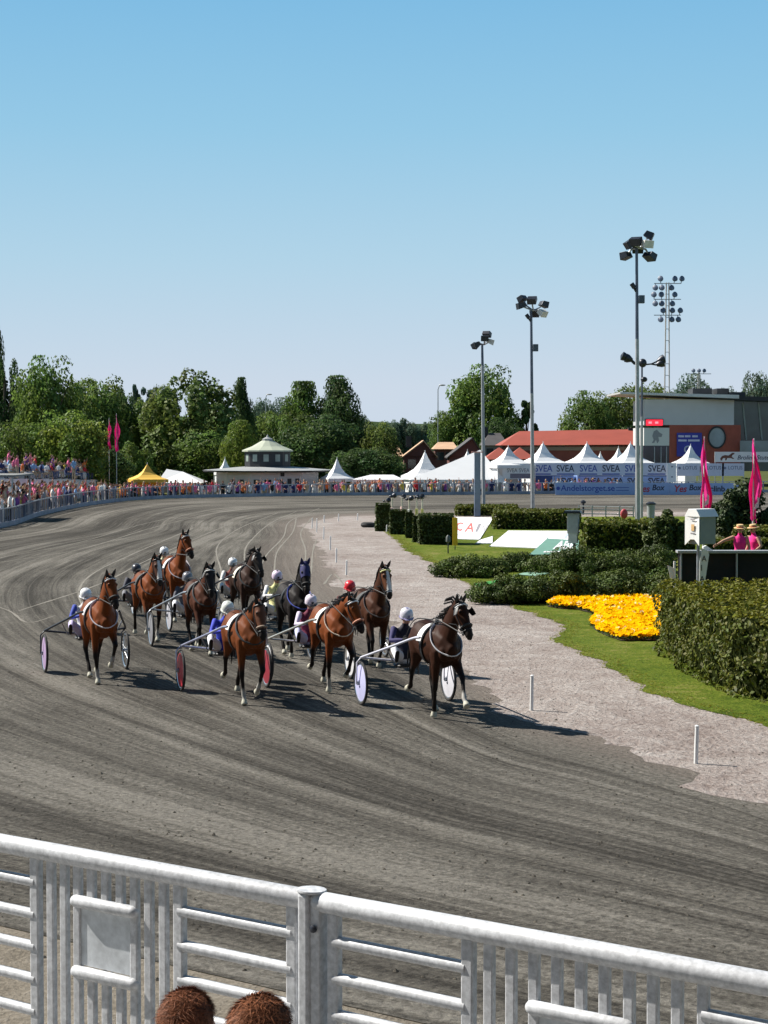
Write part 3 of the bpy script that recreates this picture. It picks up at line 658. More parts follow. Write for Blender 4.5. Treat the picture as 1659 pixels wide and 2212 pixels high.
# ------------------------------------------------------------------ sulkies
def make_sulky(label, loc, rz, tubec=CHROME, disc=(.75, .75, .8), disc2=None, half=.78, spokes=False):
    root = thing('sulky', label, 'sulky', loc, rz, 'racing sulkies behind the trotting horses'); X = -1.55; RW = .37
    for sg in (-1, 1):
        wl = thing('wheel', None, None); del_ = wl; wl.parent = root; wl.location = (X, sg * half, RW)
        My = Matrix.Rotation(math.pi / 2, 3, 'X'); t = MB()
        t.tube([My @ Vector((.345 * math.cos(a), .345 * math.sin(a), 0)) for a in [2 * math.pi * i / 40 for i in range(40)]], .024, 8, closed=True); t.build('tyre', mat('tyre_rubber', (.02, .02, .021), .8, .3, 9), wl, smooth=True)
        r = MB(); r.tube([My @ Vector((.315 * math.cos(a), .315 * math.sin(a), 0)) for a in [2 * math.pi * i / 40 for i in range(40)]], .014, 6, closed=True); r.build('rim', CHROME, wl, smooth=True)
        if spokes and sg == 1 or spokes == 2:
            sp = MB()
            for i in range(24):
                a = 2 * math.pi * i / 24; sp.tube([My @ Vector((.03 * math.cos(a + .3), .03 * math.sin(a + .3), .03 * (-1) ** i)), My @ Vector((.31 * math.cos(a), .31 * math.sin(a), 0))], .003, 4)
            sp.build('spokes', CHROME, wl)
        else:
            d = MB(); d.lathe([(.31, -.006), (.2, -.022), (.05, -.035), (.05, .035), (.2, .022), (.31, .006)], 36, M=My)
            dc = disc if sg == -1 or disc2 is None else disc2
            d.build('wheel_disc', paint('disc_%d' % int(dc[0] * 900 + dc[1] * 90 + dc[2] * 9), dc, .35), wl, smooth=True)
        h = MB(); h.lathe([(.035, -.07), (.035, .07)], 12, M=My); h.build('hub', STEEL, wl, smooth=True)
    f = MB()
    for sg in (-1, 1):
        for o in (-.075 * sg,): f.tube([(X, sg * (half + o), RW), (X + .01, sg * (half + o), .72), (X + .01, sg * half, .80)], .014, 6, cap='round')
    f.tube([(X + .01, -half, .80), (X + .01, -.3, .74), (X + .01, .3, .74), (X + .01, half, .80)], .019, 8, cap='round')
    f.tube([(X + .03, -.2, .74), (X - .02, -.12, .60), (X - .02, .12, .60), (X + .03, .2, .74)], .014, 6)
    f.build('frame', tubec, root, smooth=True)
    for sg in (-1, 1):
        s_ = MB(); P = catmull([Vector((X + .01, sg * half, .80)), Vector((X + .35, sg * .70, .90)), Vector((-.55, sg * .52, 1.10)), Vector((.0, sg * .38, 1.27)), Vector((.18, sg * .335, 1.30))], 16)
        s_.tube(P, .022, 8, cap='round'); s_.build('shaft', tubec, root, smooth=True)
        st = MB(); st.tube([(-.78, sg * .58, 1.04), (-.78, sg * .46, .80), (-.78, sg * .30, .78)], .012, 6, cap='round'); st.build('foot_rest', STEEL, root, smooth=True)
    se = MB(); se.tube([(X - .12, 0, .66), (X, 0, .635), (X + .14, 0, .65)], [(.17, .03), (.20, .04), (.15, .03)], 14, side=(0, 1, 0), cap='round'); se.build('seat', BLACK, root, smooth=True)
    return root

def make_driver(label, loc, rz, top, legs=(.8, .8, .8), helmet=(.8, .8, .8), sleeve=None, helmet_trim=None, lean=0.0, horse_q=None, look=(1, 0, .0), visor=True, dz=0.0):
    root = thing('person', label, 'driver', loc, rz, 'drivers seated on the racing sulkies'); X = -1.55
    J = dict(pelvis=(X, 0, .78 + dz), chest=(X - .04 + lean, 0, 1.08 + dz), neck=(X + .03 + lean, 0, 1.30 + dz), head=(X + .10 + lean * 1.3, 0, 1.43 + dz),
             shL=(X - .01 + lean, .19, 1.24 + dz), shR=(X - .01 + lean, -.19, 1.24 + dz), elL=(X + .18 + lean, .30, 1.06 + dz), elR=(X + .18 + lean, -.30, 1.06 + dz), wrL=(X + .42 + lean, .17, 1.10 + dz), wrR=(X + .42 + lean, -.17, 1.10 + dz),
             hipL=(X + .02, .10, .76 + dz), hipR=(X + .02, -.10, .76 + dz), knL=(X + .40, .33, .98), knR=(X + .40, -.33, .98), anL=(-.80, .40, .86), anR=(-.80, -.40, .86), toeL=(-.68, .42, .98), toeR=(-.68, -.42, .98), look=look)
    pal = dict(top=top, sleeve=sleeve or top, fore=sleeve or top, legs=legs, shoe=(.02, .02, .022), skin=SKIN, hair=(.05, .035, .025), hand=(.03, .03, .03))
    me, HM, hd = person_mesh(J, pal, 0.016)
    link_mesh('body', me, root)
    h = MB(); prof = [(.118, -.035), (.122, .0), (.118, .05), (.098, .095), (.06, .122), (.02, .130), (.002, .131)]
    h.lathe(prof, 22, hd + HM @ Vector((-.008, 0, .044)), M=HM, sx=1.08, sy=.92)
    ho = h.build('helmet', paint('helmet_%d' % int(helmet[0] * 900 + helmet[1] * 90 + helmet[2] * 9), helmet, .3), root, smooth=True)
    b = MB(); b.tube([hd + HM @ Vector((-.008 + .13 * math.cos(a), .112 * math.sin(a), .010)) for a in [2 * math.pi * i / 24 for i in range(24)]], (.006, .016), 6, closed=True, side=HM @ Vector((0, 0, 1)))
    b.build('helmet_band', paint('band_%d' % int(sum(helmet_trim or (.1, .1, .1)) * 99), helmet_trim or (.02, .02, .02), .4), ho, smooth=True)
    pk = MB(); pk.tube([hd + HM @ Vector((.10, 0, .022)), hd + HM @ Vector((.165, 0, .012))], [(.085, .012), (.06, .006)], 10, side=HM @ Vector((0, 1, 0)), cap='round'); pk.build('peak', paint('band_%d' % int(sum(helmet_trim or (.1, .1, .1)) * 99), helmet_trim or (.02, .02, .02), .4), ho, smooth=True)
    sp_ = MB(); sp_.tube([hd + HM @ Vector((-.008 + .131 * math.cos(a), 0, .044 + .134 * math.sin(a) - .004)) for a in [math.pi * i / 12 for i in range(13)]], (.022, .004), 6, side=HM @ Vector((0, 1, 0))); sp_.build('helmet_stripe', paint('band_%d' % int(sum(helmet_trim or (.1, .1, .1)) * 99), helmet_trim or (.02, .02, .02), .4), ho, smooth=True)
    gl = MB(); gl.tube([hd + HM @ Vector((.05, -.072, .016)), hd + HM @ Vector((.088, -.035, .014)), hd + HM @ Vector((.094, 0, .012)), hd + HM @ Vector((.088, .035, .014)), hd + HM @ Vector((.05, .072, .016))], (.022, .012), 8, side=HM @ Vector((0, 0, 1)), cap='round'); gl.build('goggles', GLASS, root, smooth=True)
    return root, J
def reins(horse, q, J, root_driver):
    for sg, k in ((1, 'L'), (-1, 'R')):
        h = Vector(J['wr' + k]) + Vector((.07, 0, 0)); r = MB()
        P = catmull([h - Vector((.02, 0, .03)), h, Vector((-.6, sg * .16, 1.50)), Vector((.07, sg * .10, 1.57)), Vector((.5, sg * .17, 1.62)), q(.50, -.05, sg * .075)], 26)
        r.tube(P, (.010, .004), 5, side=(0, 0, 1)); r.build('rein', BLACK, horse)

HEAD = Vector((.24, -.97, 0)).normalized()
def unit(xd, D, ang, horse, sulky, driver, hl, sl, dl):
    """one team: axle on the ground at picture column xd, depth D; ang: extra heading in degrees"""
    hv = Matrix.Rotation(R(ang), 3, 'Z') @ HEAD; rz = math.atan2(hv.y, hv.x)
    ax = Vector(((xd - CX) / FD * D, D, 0)); o = ax + hv * 1.55
    h, q = make_horse(hl, o, rz, **horse)
    make_sulky(sl, o, rz, **sulky)
    d, J = make_driver(dl, o, rz, **driver)
    reins(h, q, J, d)
PINK = (.72, .42, .62); BLUE = (.03, .05, .45); NAVY = (.02, .025, .09); LILAC = (.55, .55, .82)
unit(875, 30.3, 4, dict(coat=DBAY, legs=('reach', 'back', 'under', 'flex'), pollx=1.02, pollz=1.90, yaw=12, pitch=58, blinkers=True, browband=(.75, .75, .75), noseband=(.03, .03, .03), socks=(0,), collar=(.72, .72, .75), mane_up=1.2),
     dict(tubec=mat('pale_tube', (.6, .6, .68), .35, .1, 6), disc=LILAC, disc2=(.7, .7, .76)), dict(top=(.02, .02, .035), sleeve=(.05, .045, .13), helmet=(.66, .64, .70), helmet_trim=(.22, .20, .34), legs=(.72, .72, .78), dz=.02, lean=-.02),
     'dark bay trotter in front of the field with its foreleg raised and white number cloth', 'sulky with pale lilac wheel discs nearest the white kerb posts', 'driver in black top and silver helmet behind the leading dark bay horse')
unit(482, 32.0, 4, dict(coat=BAY, face=(.14, .06, .035), legs=('lift', 'stand', 'push', 'flex'), pollx=1.04, pollz=1.74, yaw=4, pitch=68, socks=(0, 1), noseband=(.30, .22, .16), collar=None, pad=(.74, .74, .74), mane_up=.2),
     dict(tubec=mat('silver_blue_tube', (.45, .47, .62), .3, .15, 6, metal=.5), disc=(.62, .05, .07), disc2=(.30, .03, .05)), dict(top=BLUE, sleeve=(.06, .08, .55), helmet=(.74, .76, .70), legs=(.8, .8, .84), lean=.16, helmet_trim=(.55, .56, .5)),
     'bay trotter with lowered head and pale boots beside the red-wheeled sulky', 'sulky with bright red wheel discs', 'driver in bright blue silks and white helmet leaning forward')
unit(182, 34.6, 5, dict(coat=RED, legs=('flex', 'stand', 'push', 'under'), pollx=.92, pollz=1.97, yaw=14, pitch=60, socks=(0, 1), browband=(.6, .6, .62), collar=(.74, .72, .78), pad=(.5, .5, .52), noseband=(.035, .03, .03)),
     dict(tubec=DARKM, disc=(.45, .32, .52), spokes=True), dict(top=(.72, .72, .72), sleeve=(.05, .08, .40), helmet=(.8, .8, .8), helmet_trim=(.55, .55, .58), legs=(.62, .55, .82), lean=-.02),
     'chestnut-brown bay trotter with white collar on the far left of the field', 'dark-framed sulky running alone on the left edge of the field', 'driver in white top with lilac trousers at the far left of the race')
unit(668, 33.2, 3, dict(coat=RED, legs=('flex', 'back', 'push', 'flex'), pollx=1.06, pollz=1.70, yaw=26, pitch=60, socks=(1,), noseband=(.55, .25, .16), browband=(.8, .8, .8), pad=(.8, .8, .8), collar=(.72, .62, .5), mane_up=1.0, muzzle=(.02, .015, .013)),
     dict(tubec=mat('champagne_tube', (.62, .58, .50), .3, .1, 6, metal=.6), disc=(.74, .74, .76)), dict(top=(.16, .02, .05), sleeve=(.72, .62, .78), helmet=(.78, .68, .76), legs=(.55, .55, .8), helmet_trim=(.03, .03, .04)),
     'bright bay trotter with orange noseband and head turned aside at the middle of the field', 'sulky with white wheel discs behind the bay horse with the orange noseband', 'driver with pink and white striped helmet between the two middle bay horses')
unit(752, 36.6, 3, dict(coat=BROWN, legs=('back', 'lift', 'under', 'flex'), pollx=.95, pollz=2.0, yaw=6, pitch=64, blaze=1.2, browband=(.7, .72, .3), collar=(.10, .09, .09), pad=(.05, .05, .05), face=(.15, .06, .03)),
     dict(tubec=DARKM, disc=(.1, .1, .11), spokes=2), dict(top=(.10, .02, .02), helmet=(.62, .03, .04), legs=(.75, .75, .75), lean=.02, helmet_trim=(.4, .02, .03)),
     'brown trotter with broad white blaze running next to the inner rail posts', 'dark sulky with spoked wheels behind the white-blazed horse', 'driver in bright red helmet behind the white-blazed horse')
unit(596, 38.3, 3, dict(coat=BLK, legs=('flex', 'back', 'push', 'under'), pollx=.94, pollz=1.95, yaw=-4, pitch=66, hood=(.03, .03, .12), collar=(.12, .16, .62), pad=None, noseband=(.03, .03, .04)),
     dict(tubec=DARKM, disc=(.7, .7, .72)), dict(top=(.78, .74, .35), sleeve=(.75, .75, .75), helmet=(.76, .62, .76), legs=(.8, .8, .8), lean=-.02, dz=.08),
     'black trotter wearing a dark blue hood over its ears', 'dark sulky behind the black horse with the blue hood', 'driver in yellow and white top with pink cap behind the blue-hooded horse')
unit(402, 39.0, 3, dict(coat=(.08, .026, .012), face=(.035, .03, .03), legs=('stand', 'lift', 'push', 'under'), pollx=.98, pollz=1.84, yaw=0, pitch=70, blinkers=True, browband=(.75, .75, .72), collar=None, socks=(0, 2), pad=(.06, .06, .06)),
     dict(tubec=STEEL, disc=(.25, .25, .27)), dict(top=(.10, .10, .12), helmet=(.2, .2, .22), legs=(.8, .8, .82)),
     'dark brown trotter with black blinkers and a white browband', 'grey sulky behind the horse with blinkers', 'driver in dark silks hidden behind the blinkered horse')
unit(500, 43.8, 3, dict(coat=(.045, .022, .015), legs=('lift', 'stand', 'under', 'push'), pollx=1.0, pollz=1.86, yaw=14, pitch=60, browband=(.03, .03, .03), blinkers=True, collar=None, mane_up=1.2, pad=(.75, .72, .6), face=(.06, .05, .045)),
     dict(tubec=DARKM, disc=(.10, .10, .12)), dict(top=(.20, .05, .04), sleeve=(.75, .75, .72), helmet=(.8, .8, .8), legs=(.8, .8, .8)),
     'nearly black trotter with tousled mane at the back of the middle group', 'black sulky at the back of the middle group', 'driver with white helmet behind the nearly black horse')
unit(292, 41.6, 4, dict(coat=RED, legs=('stand', 'lift', 'under', 'push'), pollx=.98, pollz=1.86, yaw=8, pitch=68, blaze=1.6, socks=(0, 1), collar=(.06, .05, .05), pad=(.04, .04, .04), face=(.10, .045, .03)),
     dict(tubec=DARKM, disc=(.5, .5, .55)), dict(top=(.07, .07, .09), helmet=(.05, .05, .06), legs=(.2, .2, .22)),
     'bay trotter with long white face stripe in the back row on the left', 'dark sulky of the white-striped bay in the back row', 'driver in dark clothes and dark helmet in the back row')
unit(352, 46.0, 4, dict(coat=RED, legs=('flex', 'stand', 'push', 'under'), pollx=.92, pollz=2.06, yaw=20, pitch=56, browband=(.65, .63, .6), collar=(.62, .60, .66), noseband=(.45, .2, .12), pad=(.7, .7, .7), s=1.04),
     dict(tubec=STEEL, disc=(.6, .6, .62)), dict(top=(.74, .72, .5), helmet=(.8, .8, .78), legs=(.8, .8, .8), dz=.14),
     'tall bay trotter carrying its head highest at the very back', 'sulky at the very back of the field', 'driver with white helmet following the tall bay at the very back')
# ------------------------------------------------------------------ near fence, apron, two onlookers
FA = Vector((-1.617, 7.58, 2.70)); FB = Vector((1.195, 5.60, 2.70)); FDIR = (FB - FA).normalized(); FN = Vector((-FDIR.y, FDIR.x, 0))   # FN points away from the camera
if FN.y < 0: FN = -FN
APZ = 1.05
def rail_at(xd):
    k = (xd - CX) / FD; t = (k * FA.y - FA.x) / ((FB.x - FA.x) - k * (FB.y - FA.y)); return FA.lerp(FB, t)
a0 = FA - FDIR * 14 + FN * .35; a1 = FB + FDIR * 9 + FN * .35
m_ = MB(); m_.prism([(a0.x, a0.y, -.02), (a1.x, a1.y, -.02), (a1.x + 6, -6, -.02), (a0.x - 8, -6, -.02)], (0, 0, APZ + .02)); tag(m_.build('apron', CONC), kind='structure')
FRZ = math.atan2(FDIR.y, FDIR.x)
def fence_panel(label, x0, x1, pick, hor, boxed, ends, bz=(-.178, -.47)):
    """x0..x1 picture columns of the panel; pick: picket columns; hor: column spans of the horizontal tubes"""
    p0, p1 = rail_at(x0), rail_at(x1); root = thing('steel_fence_panel', label, 'fence', (p0.x, p0.y, APZ), FRZ, 'galvanised fence panels in front of the onlookers')
    Lc = lambda x, dz: Vector(((rail_at(x) - p0).dot(FDIR), 0, 2.70 - APZ + dz)); L0, L1 = Lc(x0, 0), Lc(x1, 0)
    b = MB(); b.tube([L0, L1], .039, 16, cap='round'); b.build('top_rail', GALV, root, smooth=True)
    for x in pick:
        q = Lc(x, 0); b = MB()
        b.box((q.x, 0, (q.z - .03) / 2), (.040, .026, q.z - .03)); b.build('picket', GALV, root, bevel=.006)
    for x in ends:
        q = Lc(x, 0); b = MB(); b.box((q.x, 0, (q.z - .03) / 2), (.05, .035, q.z - .03)); b.build('upright', GALV, root, bevel=.007)
    for xa, xb in hor:
        for k in range(1, 12):
            z = -.137 * k
            if L0.z + z < .12: break
            b = MB(); b.tube([Lc(xa, z), Lc(xb, z)], .0225, 12); b.build('crossbar', GALV, root, smooth=True)
    if boxed:
        xa, xb = boxed
        for z in bz:
            b = MB(); q0 = Lc(xa, z); q1 = Lc(xb, z); b.tube([q0 + Vector((0, -.012, 0)), q1 + Vector((0, -.012, 0))], .0265, 12, cap='round'); b.build('crossbar', GALV, root, smooth=True)
        q0, q1 = Lc(xa + 7, 0), Lc(xb, 0); b = MB(); b.box(((q0.x + q1.x) / 2, .0, q0.z + (bz[0] + bz[1]) / 2), (q1.x - q0.x, .010, .235)); b.build('plate', mat('zinc_sheet', (.60, .63, .66), .5, .22, 16, metal=.2), root, bevel=.002)
    return root
# pickets between the boxed-in plate are cut: drawn as full ones left and right of it
def short_pickets(root, p0x, xs, bz=(-.178, -.47)):
    p0 = rail_at(p0x)
    for x in xs:
        q = (rail_at(x) - p0).dot(FDIR); h = 2.70 - APZ
        for z0, z1 in ((h + bz[0], h - .03), (.05, h + bz[1] - .01)):
            b = MB(); b.box((q, 0, (z0 + z1) / 2), (.040, .026, z1 - z0)); b.build('picket', GALV, root, bevel=.006)
r_ = fence_panel('galvanised fence panel on the left with a blank metal plate set among its pickets', -260, 655, [105, 134, 163, 287, 318, 350], [(-240, 72), (385, 632)], (163, 287), [72, 385, 632])
short_pickets(r_, -260, [193, 224, 256])
r_ = fence_panel('galvanised fence panel on the right of the thick fence post', 690, 1980, [1060, 1108, 1158, 1366, 1418, 1471, 1528], [(722, 1010), (1528, 1980)], (1158, 1366), [722, 1015, 1980], (-.225, -.517))
short_pickets(r_, 690, [1208, 1260, 1312], (-.225, -.517))
q = rail_at(672); pr = thing('fence_post', 'thick galvanised fence post with a flat cap between two fence panels', 'fence post', (q.x, q.y, APZ), FRZ)
b = MB(); b.box((-.012, 0, .84), (.052, .085, 1.68)); b.build('post', GALV, pr, bevel=.012)
b = MB(); b.box((.035, .0, 1.42), (.044, .060, .5)); b.box((.035, 0, .4), (.044, .060, .8)); b.build('bracket', GALV, pr, bevel=.004)
b = MB(); b.lathe([(.058, 0), (.06, .004), (.058, .010), (.004, .012)], 20, (0, 0, 1.682), sx=1.0, sy=.85); b.build('cap', GALV, pr, smooth=True)
b = MB(); b.lathe([(.014, 0), (.014, .008), (.008, .012)], 10, (.035, -.034, 1.555), M=Matrix.Rotation(math.pi / 2, 3, 'X')); b.build('bolt', DARKM, pr, smooth=True)

e_ = copy_tree(r_); sh_ = rail_at(1980) - rail_at(690) + FDIR * .12; e_.location = e_.location + Vector((sh_.x, sh_.y, 0)); tag(e_, 'further fence panel continuing the fence past the right picture edge')
pe_ = copy_tree(pr); pe_.location = pe_.location + Vector((sh_.x, sh_.y, 0)); tag(pe_, 'fence post just past the right picture edge')
def onlooker(label, xd, topd, wpx, D, haircol, rz, seed, tilt=0.0):
    p = at(xd, topd, D); H = p.z - APZ; s = H / 1.74
    root = thing('person', label, 'person', (p.x, p.y, APZ), rz, None)
    J = dict(pelvis=(0, 0, .95), chest=(0, 0, 1.28), neck=(-.01, 0, 1.50), head=(.02, tilt, 1.615), shL=(-.02, .19, 1.43), shR=(-.02, -.19, 1.43), elL=(.03, .24, 1.16), elR=(.03, -.24, 1.16), wrL=(.22, .18, 1.05), wrR=(.22, -.18, 1.05),
             hipL=(0, .10, .93), hipR=(0, -.10, .93), knL=(.02, .11, .5), knR=(.02, -.11, .5), anL=(0, .12, .09), anR=(0, -.12, .09), toeL=(.16, .13, .04), toeR=(.16, -.13, .04))
    me, HM, hd = person_mesh(J, dict(top=(.06, .07, .10), sleeve=(.06, .07, .10), fore=SKIN, legs=(.04, .05, .08), shoe=(.03, .03, .03), skin=(.60, .32, .22), hair=haircol), .014, hands='open')
    link_mesh('body', me, root); rnd = random.Random(seed); vs = []; fs = []; cs = []
    for i in range(15000):    # hair: thin tapering strands lying on the skull
        u = rnd.random(); ph = rnd.random() * 6.283; th = math.acos(1 - u * 1.38)
        n = Vector((math.sin(th) * math.cos(ph), math.sin(th) * math.sin(ph), math.cos(th)))
        if n.x > .45 and n.z < .35: continue
        if abs(n.y) > .82 and n.z < -.05: continue
        base = Vector((n.x * .100 - .012, n.y * .076, n.z * .100 + .026)); whorl = Vector((.62, .30, .72)).normalized()
        d = (n - whorl * n.dot(whorl)); d = (d / max(d.length, .05)); d = d + n.cross(whorl) * .35 + Vector((rnd.gauss(0, .32), rnd.gauss(0, .32), rnd.gauss(0, .25))); d = (d - n * d.dot(n)).normalized()
        ln = rnd.uniform(.022, .045) * (1.35 if n.z > .3 else .7); side = n.cross(d).normalized() * rnd.uniform(.0009, .0016); lift = rnd.uniform(-.03, .11) + (.22 if rnd.random() < .02 else 0)
        pts = [base - n * .006, base + d * ln * .5 + n * ln * lift * .7, base + d * ln + n * ln * lift * .6]; k = len(vs)
        vs += [hd + HM @ q_ for q_ in (pts[0] - side, pts[0] + side, pts[1] - side, pts[1] + side, pts[2])]; fs += [(k, k + 1, k + 3, k + 2), (k + 2, k + 3, k + 4)]
        t = rnd.uniform(.45, 1.9); cs += [[c * t for c in haircol]] * 5
    hm = bpy.data.meshes.new('hair'); hm.from_pydata([tuple(v) for v in vs], [], fs); set_col(hm, np.array(cs)); hm.materials.append(mat('head_hair', (1, 1, 1), .6, .2, 20, attr=True, spec=.15)); link_mesh('hair', hm, root)
    root.scale = (s, s, s); return root
onlooker('person with short reddish-brown hair leaning at the fence, the left of two onlookers', 414, 2146, 118, 5.25, (.185, .068, .032), R(92), 3, .012)
onlooker('person with tousled brown hair and bright tips, the right of two onlookers', 547, 2160, 130, 4.85, (.21, .078, .035), R(100), 5, -.012)

# ------------------------------------------------------------------ foliage builders
def leaf_mesh(name, P, Nr, size, tint, m, aspect=.6, jitter=.7):
    n = len(P); Nr = Nr + NR.normal(0, jitter, (n, 3)); Nr /= np.linalg.norm(Nr, axis=1)[:, None]
    t = np.cross(Nr, NR.normal(0, 1, (n, 3))); t /= np.linalg.norm(t, axis=1)[:, None]; b = np.cross(Nr, t)
    s = size * NR.uniform(.6, 1.25, (n, 1)); V = np.empty((n, 4, 3)); V[:, 0] = P - t * s * .5; V[:, 1] = P - b * s * .5 * aspect + Nr * s * .06; V[:, 2] = P + t * s * .5; V[:, 3] = P + b * s * .5 * aspect + Nr * s * .06
    me = bpy.data.meshes.new(name); me.vertices.add(4 * n); me.vertices.foreach_set('co', V.ravel().astype('f'))
    me.loops.add(4 * n); me.loops.foreach_set('vertex_index', np.arange(4 * n, dtype='i')); me.polygons.add(n); me.polygons.foreach_set('loop_start', np.arange(0, 4 * n, 4, dtype='i'))
    try: me.polygons.foreach_set('loop_total', np.full(n, 4, 'i'))
    except Exception: pass
    me.update(calc_edges=True); me.validate()
    set_col(me, np.repeat(tint, 4, axis=0)); me.materials.append(m); return me
def cloud(clumps, per, inner=.55):
    """points and outward normals over a set of ellipsoid clumps: (centre, radii)"""
    Ps = []; Ns = []; K = []
    for i, (c, r) in enumerate(clumps):
        d = NR.normal(0, 1, (per, 3)); d /= np.linalg.norm(d, axis=1)[:, None]; q_ = NR.uniform(inner, 1.0, (per, 1)) ** .5
        Ps.append(np.array(c) + d * q_ * np.array(r)); Ns.append(d); K += [i] * per
    return np.concatenate(Ps), np.concatenate(Ns), np.array(K)
def tints(K, vc=.25, vl=.2, yel=.15):
    nk = K.max() + 1; a = NR.uniform(1 - vc, 1 + vc, nk)[K] * NR.uniform(1 - vl, 1 + vl, len(K)); y = 1 + NR.uniform(-yel, yel, nk)[K]
    return np.stack([a * y, a, a / y * .95], 1)
BARK = mat('bark', (.09, .07, .055), .9, .35, 7, bump=.4)
def hedge(name, label, corners, h, dens, size, col, group=None, cat='hedge', wob=.12, top=None, yellow=.0):
    """a clipped hedge over the ground polygon 'corners' (x, y) of height h"""
    cs = [Vector((x, y, 0)) for x, y in corners]; c = sum(cs, Vector()) / len(cs); root = thing(name, label, cat, (c.x, c.y, 0), 0, group); n = len(cs)
    area2 = sum(cs[i].x * cs[(i + 1) % n].y - cs[(i + 1) % n].x * cs[i].y for i in range(n))
    if area2 < 0: cs.reverse()
    core = MB(); k_ = .93; core.prism([((p - c) * k_).to_tuple() for p in cs], (0, 0, h * .95))
    core.build('branches', mat('hedge_core', (.020, .026, .008), 1.0, .5, 12, spec=0.0), root)
    P = []; Nn = []; fl = []
    for i in range(n):
        a = cs[i] - c; b = cs[(i + 1) % n] - c; L = (b - a).length; k = int(L * h * dens); nn = Vector((b.y - a.y, a.x - b.x, 0)).normalized()
        t = NR.uniform(0, 1, k); z = NR.uniform(0, 1, k) ** .9 * h
        for tt, zz in zip(t, z):
            q_ = a.lerp(b, tt); o = wob * (mnoise.noise(Vector((q_.x * 1.9, q_.y * 1.9, zz * 2.2 + 5))) + .5 * mnoise.noise(Vector((q_.x * 6, q_.y * 6, zz * 6)))); rd = min(1, (h - zz) / .22); rr = (1 - math.sqrt(max(0, 1 - (1 - rd) ** 2))) * .18
            P.append((q_.x + nn.x * (o - rr), q_.y + nn.y * (o - rr), zz)); Nn.append((nn.x, nn.y, .35)); fl.append(0)
    xs = [p.x for p in cs]; ys = [p.y for p in cs]; area = abs(area2) / 2; k = int(area * dens * (top or .8)); got = 0
    def inside(x, y):
        for i in range(n):
            a, b = cs[i], cs[(i + 1) % n]
            if (b.x - a.x) * (y - a.y) - (b.y - a.y) * (x - a.x) < -.02: return False
        return True
    while got < k:
        x, y = random.uniform(min(xs), max(xs)), random.uniform(min(ys), max(ys))
        if not inside(x, y): continue
        got += 1; o = wob * (mnoise.noise(Vector((x * 1.7, y * 1.7, 2))) + .5 * mnoise.noise(Vector((x * 6, y * 6, 3)))); P.append((x - c.x, y - c.y, h + o * .6)); Nn.append((0, 0, 1)); fl.append(1)
    P = np.array(P); Nn = np.array(Nn, 'f'); fl = np.array(fl); a = NR.uniform(.6, 1.4, len(P)); T = np.stack([a * (1 + yellow * fl + NR.uniform(-.15, .3, len(P))), a * (1 + .6 * yellow * fl), a * .9], 1)
    link_mesh('foliage', leaf_mesh(name, P, Nn, size, T, leaf_mat('leaf_' + name, col, .22), .65, .55), root); return root
hedge('clipped_hedge', 'big clipped hedge with yellow-green top in the right foreground', [(5.78, 38.2), (5.85, 33.0), (6.05, 30.9), (6.5, 30.2), (14, 30.0), (14, 40.3), (7.4, 39.2), (6.1, 38.8)], 1.37, 430, .085, (.078, .098, .010), wob=.24, top=.8, yellow=.6)
def dpoly(x0, x1, yb, depth):
    a = gd(x0, yb); b = gd(x1, yb); return [(a.x, a.y), (b.x, b.y), (b.x + (b.x) / b.y * depth, b.y + depth), (a.x + a.x / a.y * depth, a.y + depth)]
def zt(y, yb): D = gd(CX, yb).y; return HC - (y - HY) / ppm(D)
CON = (.046, .070, .012)
hedge('clipped_hedge', 'wide box-shaped hedge behind the white sheets on the grass', dpoly(1066, 1252, 1144, 5), zt(1107, 1144), 110, .15, CON, None)
hedge('clipped_hedge', 'low far hedge behind the blue-grey pillar', dpoly(985, 1118, 1115, 5), zt(1096, 1115), 60, .2, CON, None)
hedge('clipped_hedge', 'rounded dark hedge left of the tallest floodlight pole', dpoly(1262, 1408, 1196, 4), zt(1132, 1196), 110, .15, (.04, .058, .014), None, wob=.3)
hedge('clipped_hedge', 'dark hedge behind the two people in pink', dpoly(1585, 1720, 1205, 4), zt(1146, 1205), 110, .15, (.05, .065, .018), None)
hedge('clipped_hedge', 'low yellow-green hedge right behind the black barrier', dpoly(1520, 1720, 1225, 2), zt(1168, 1225), 110, .15, (.095, .105, .02), None)
for lab, x0, x1, yb, yt in (('small clipped conifer at the back end of the conifer row', 812, 842, 1148, 1088), ('clipped conifer column second from the back of the row', 842, 877, 1155, 1102), ('thin clipped conifer in the middle of the conifer row', 876, 892, 1163, 1104),
                            ('clipped conifer squeezed behind the broad front conifer block', 892, 908, 1172, 1112), ('broad clipped conifer block beside the yellow banner', 904, 980, 1177, 1112)):
    hedge('clipped_conifer', lab, dpoly(x0, x1, yb, (x1 - x0) / ppm(gd(CX, yb).y)), zt(yt, yb), 140, .14, (.040, .062, .016), 'clipped conifers in a row on the infield', 'conifer', wob=.08)
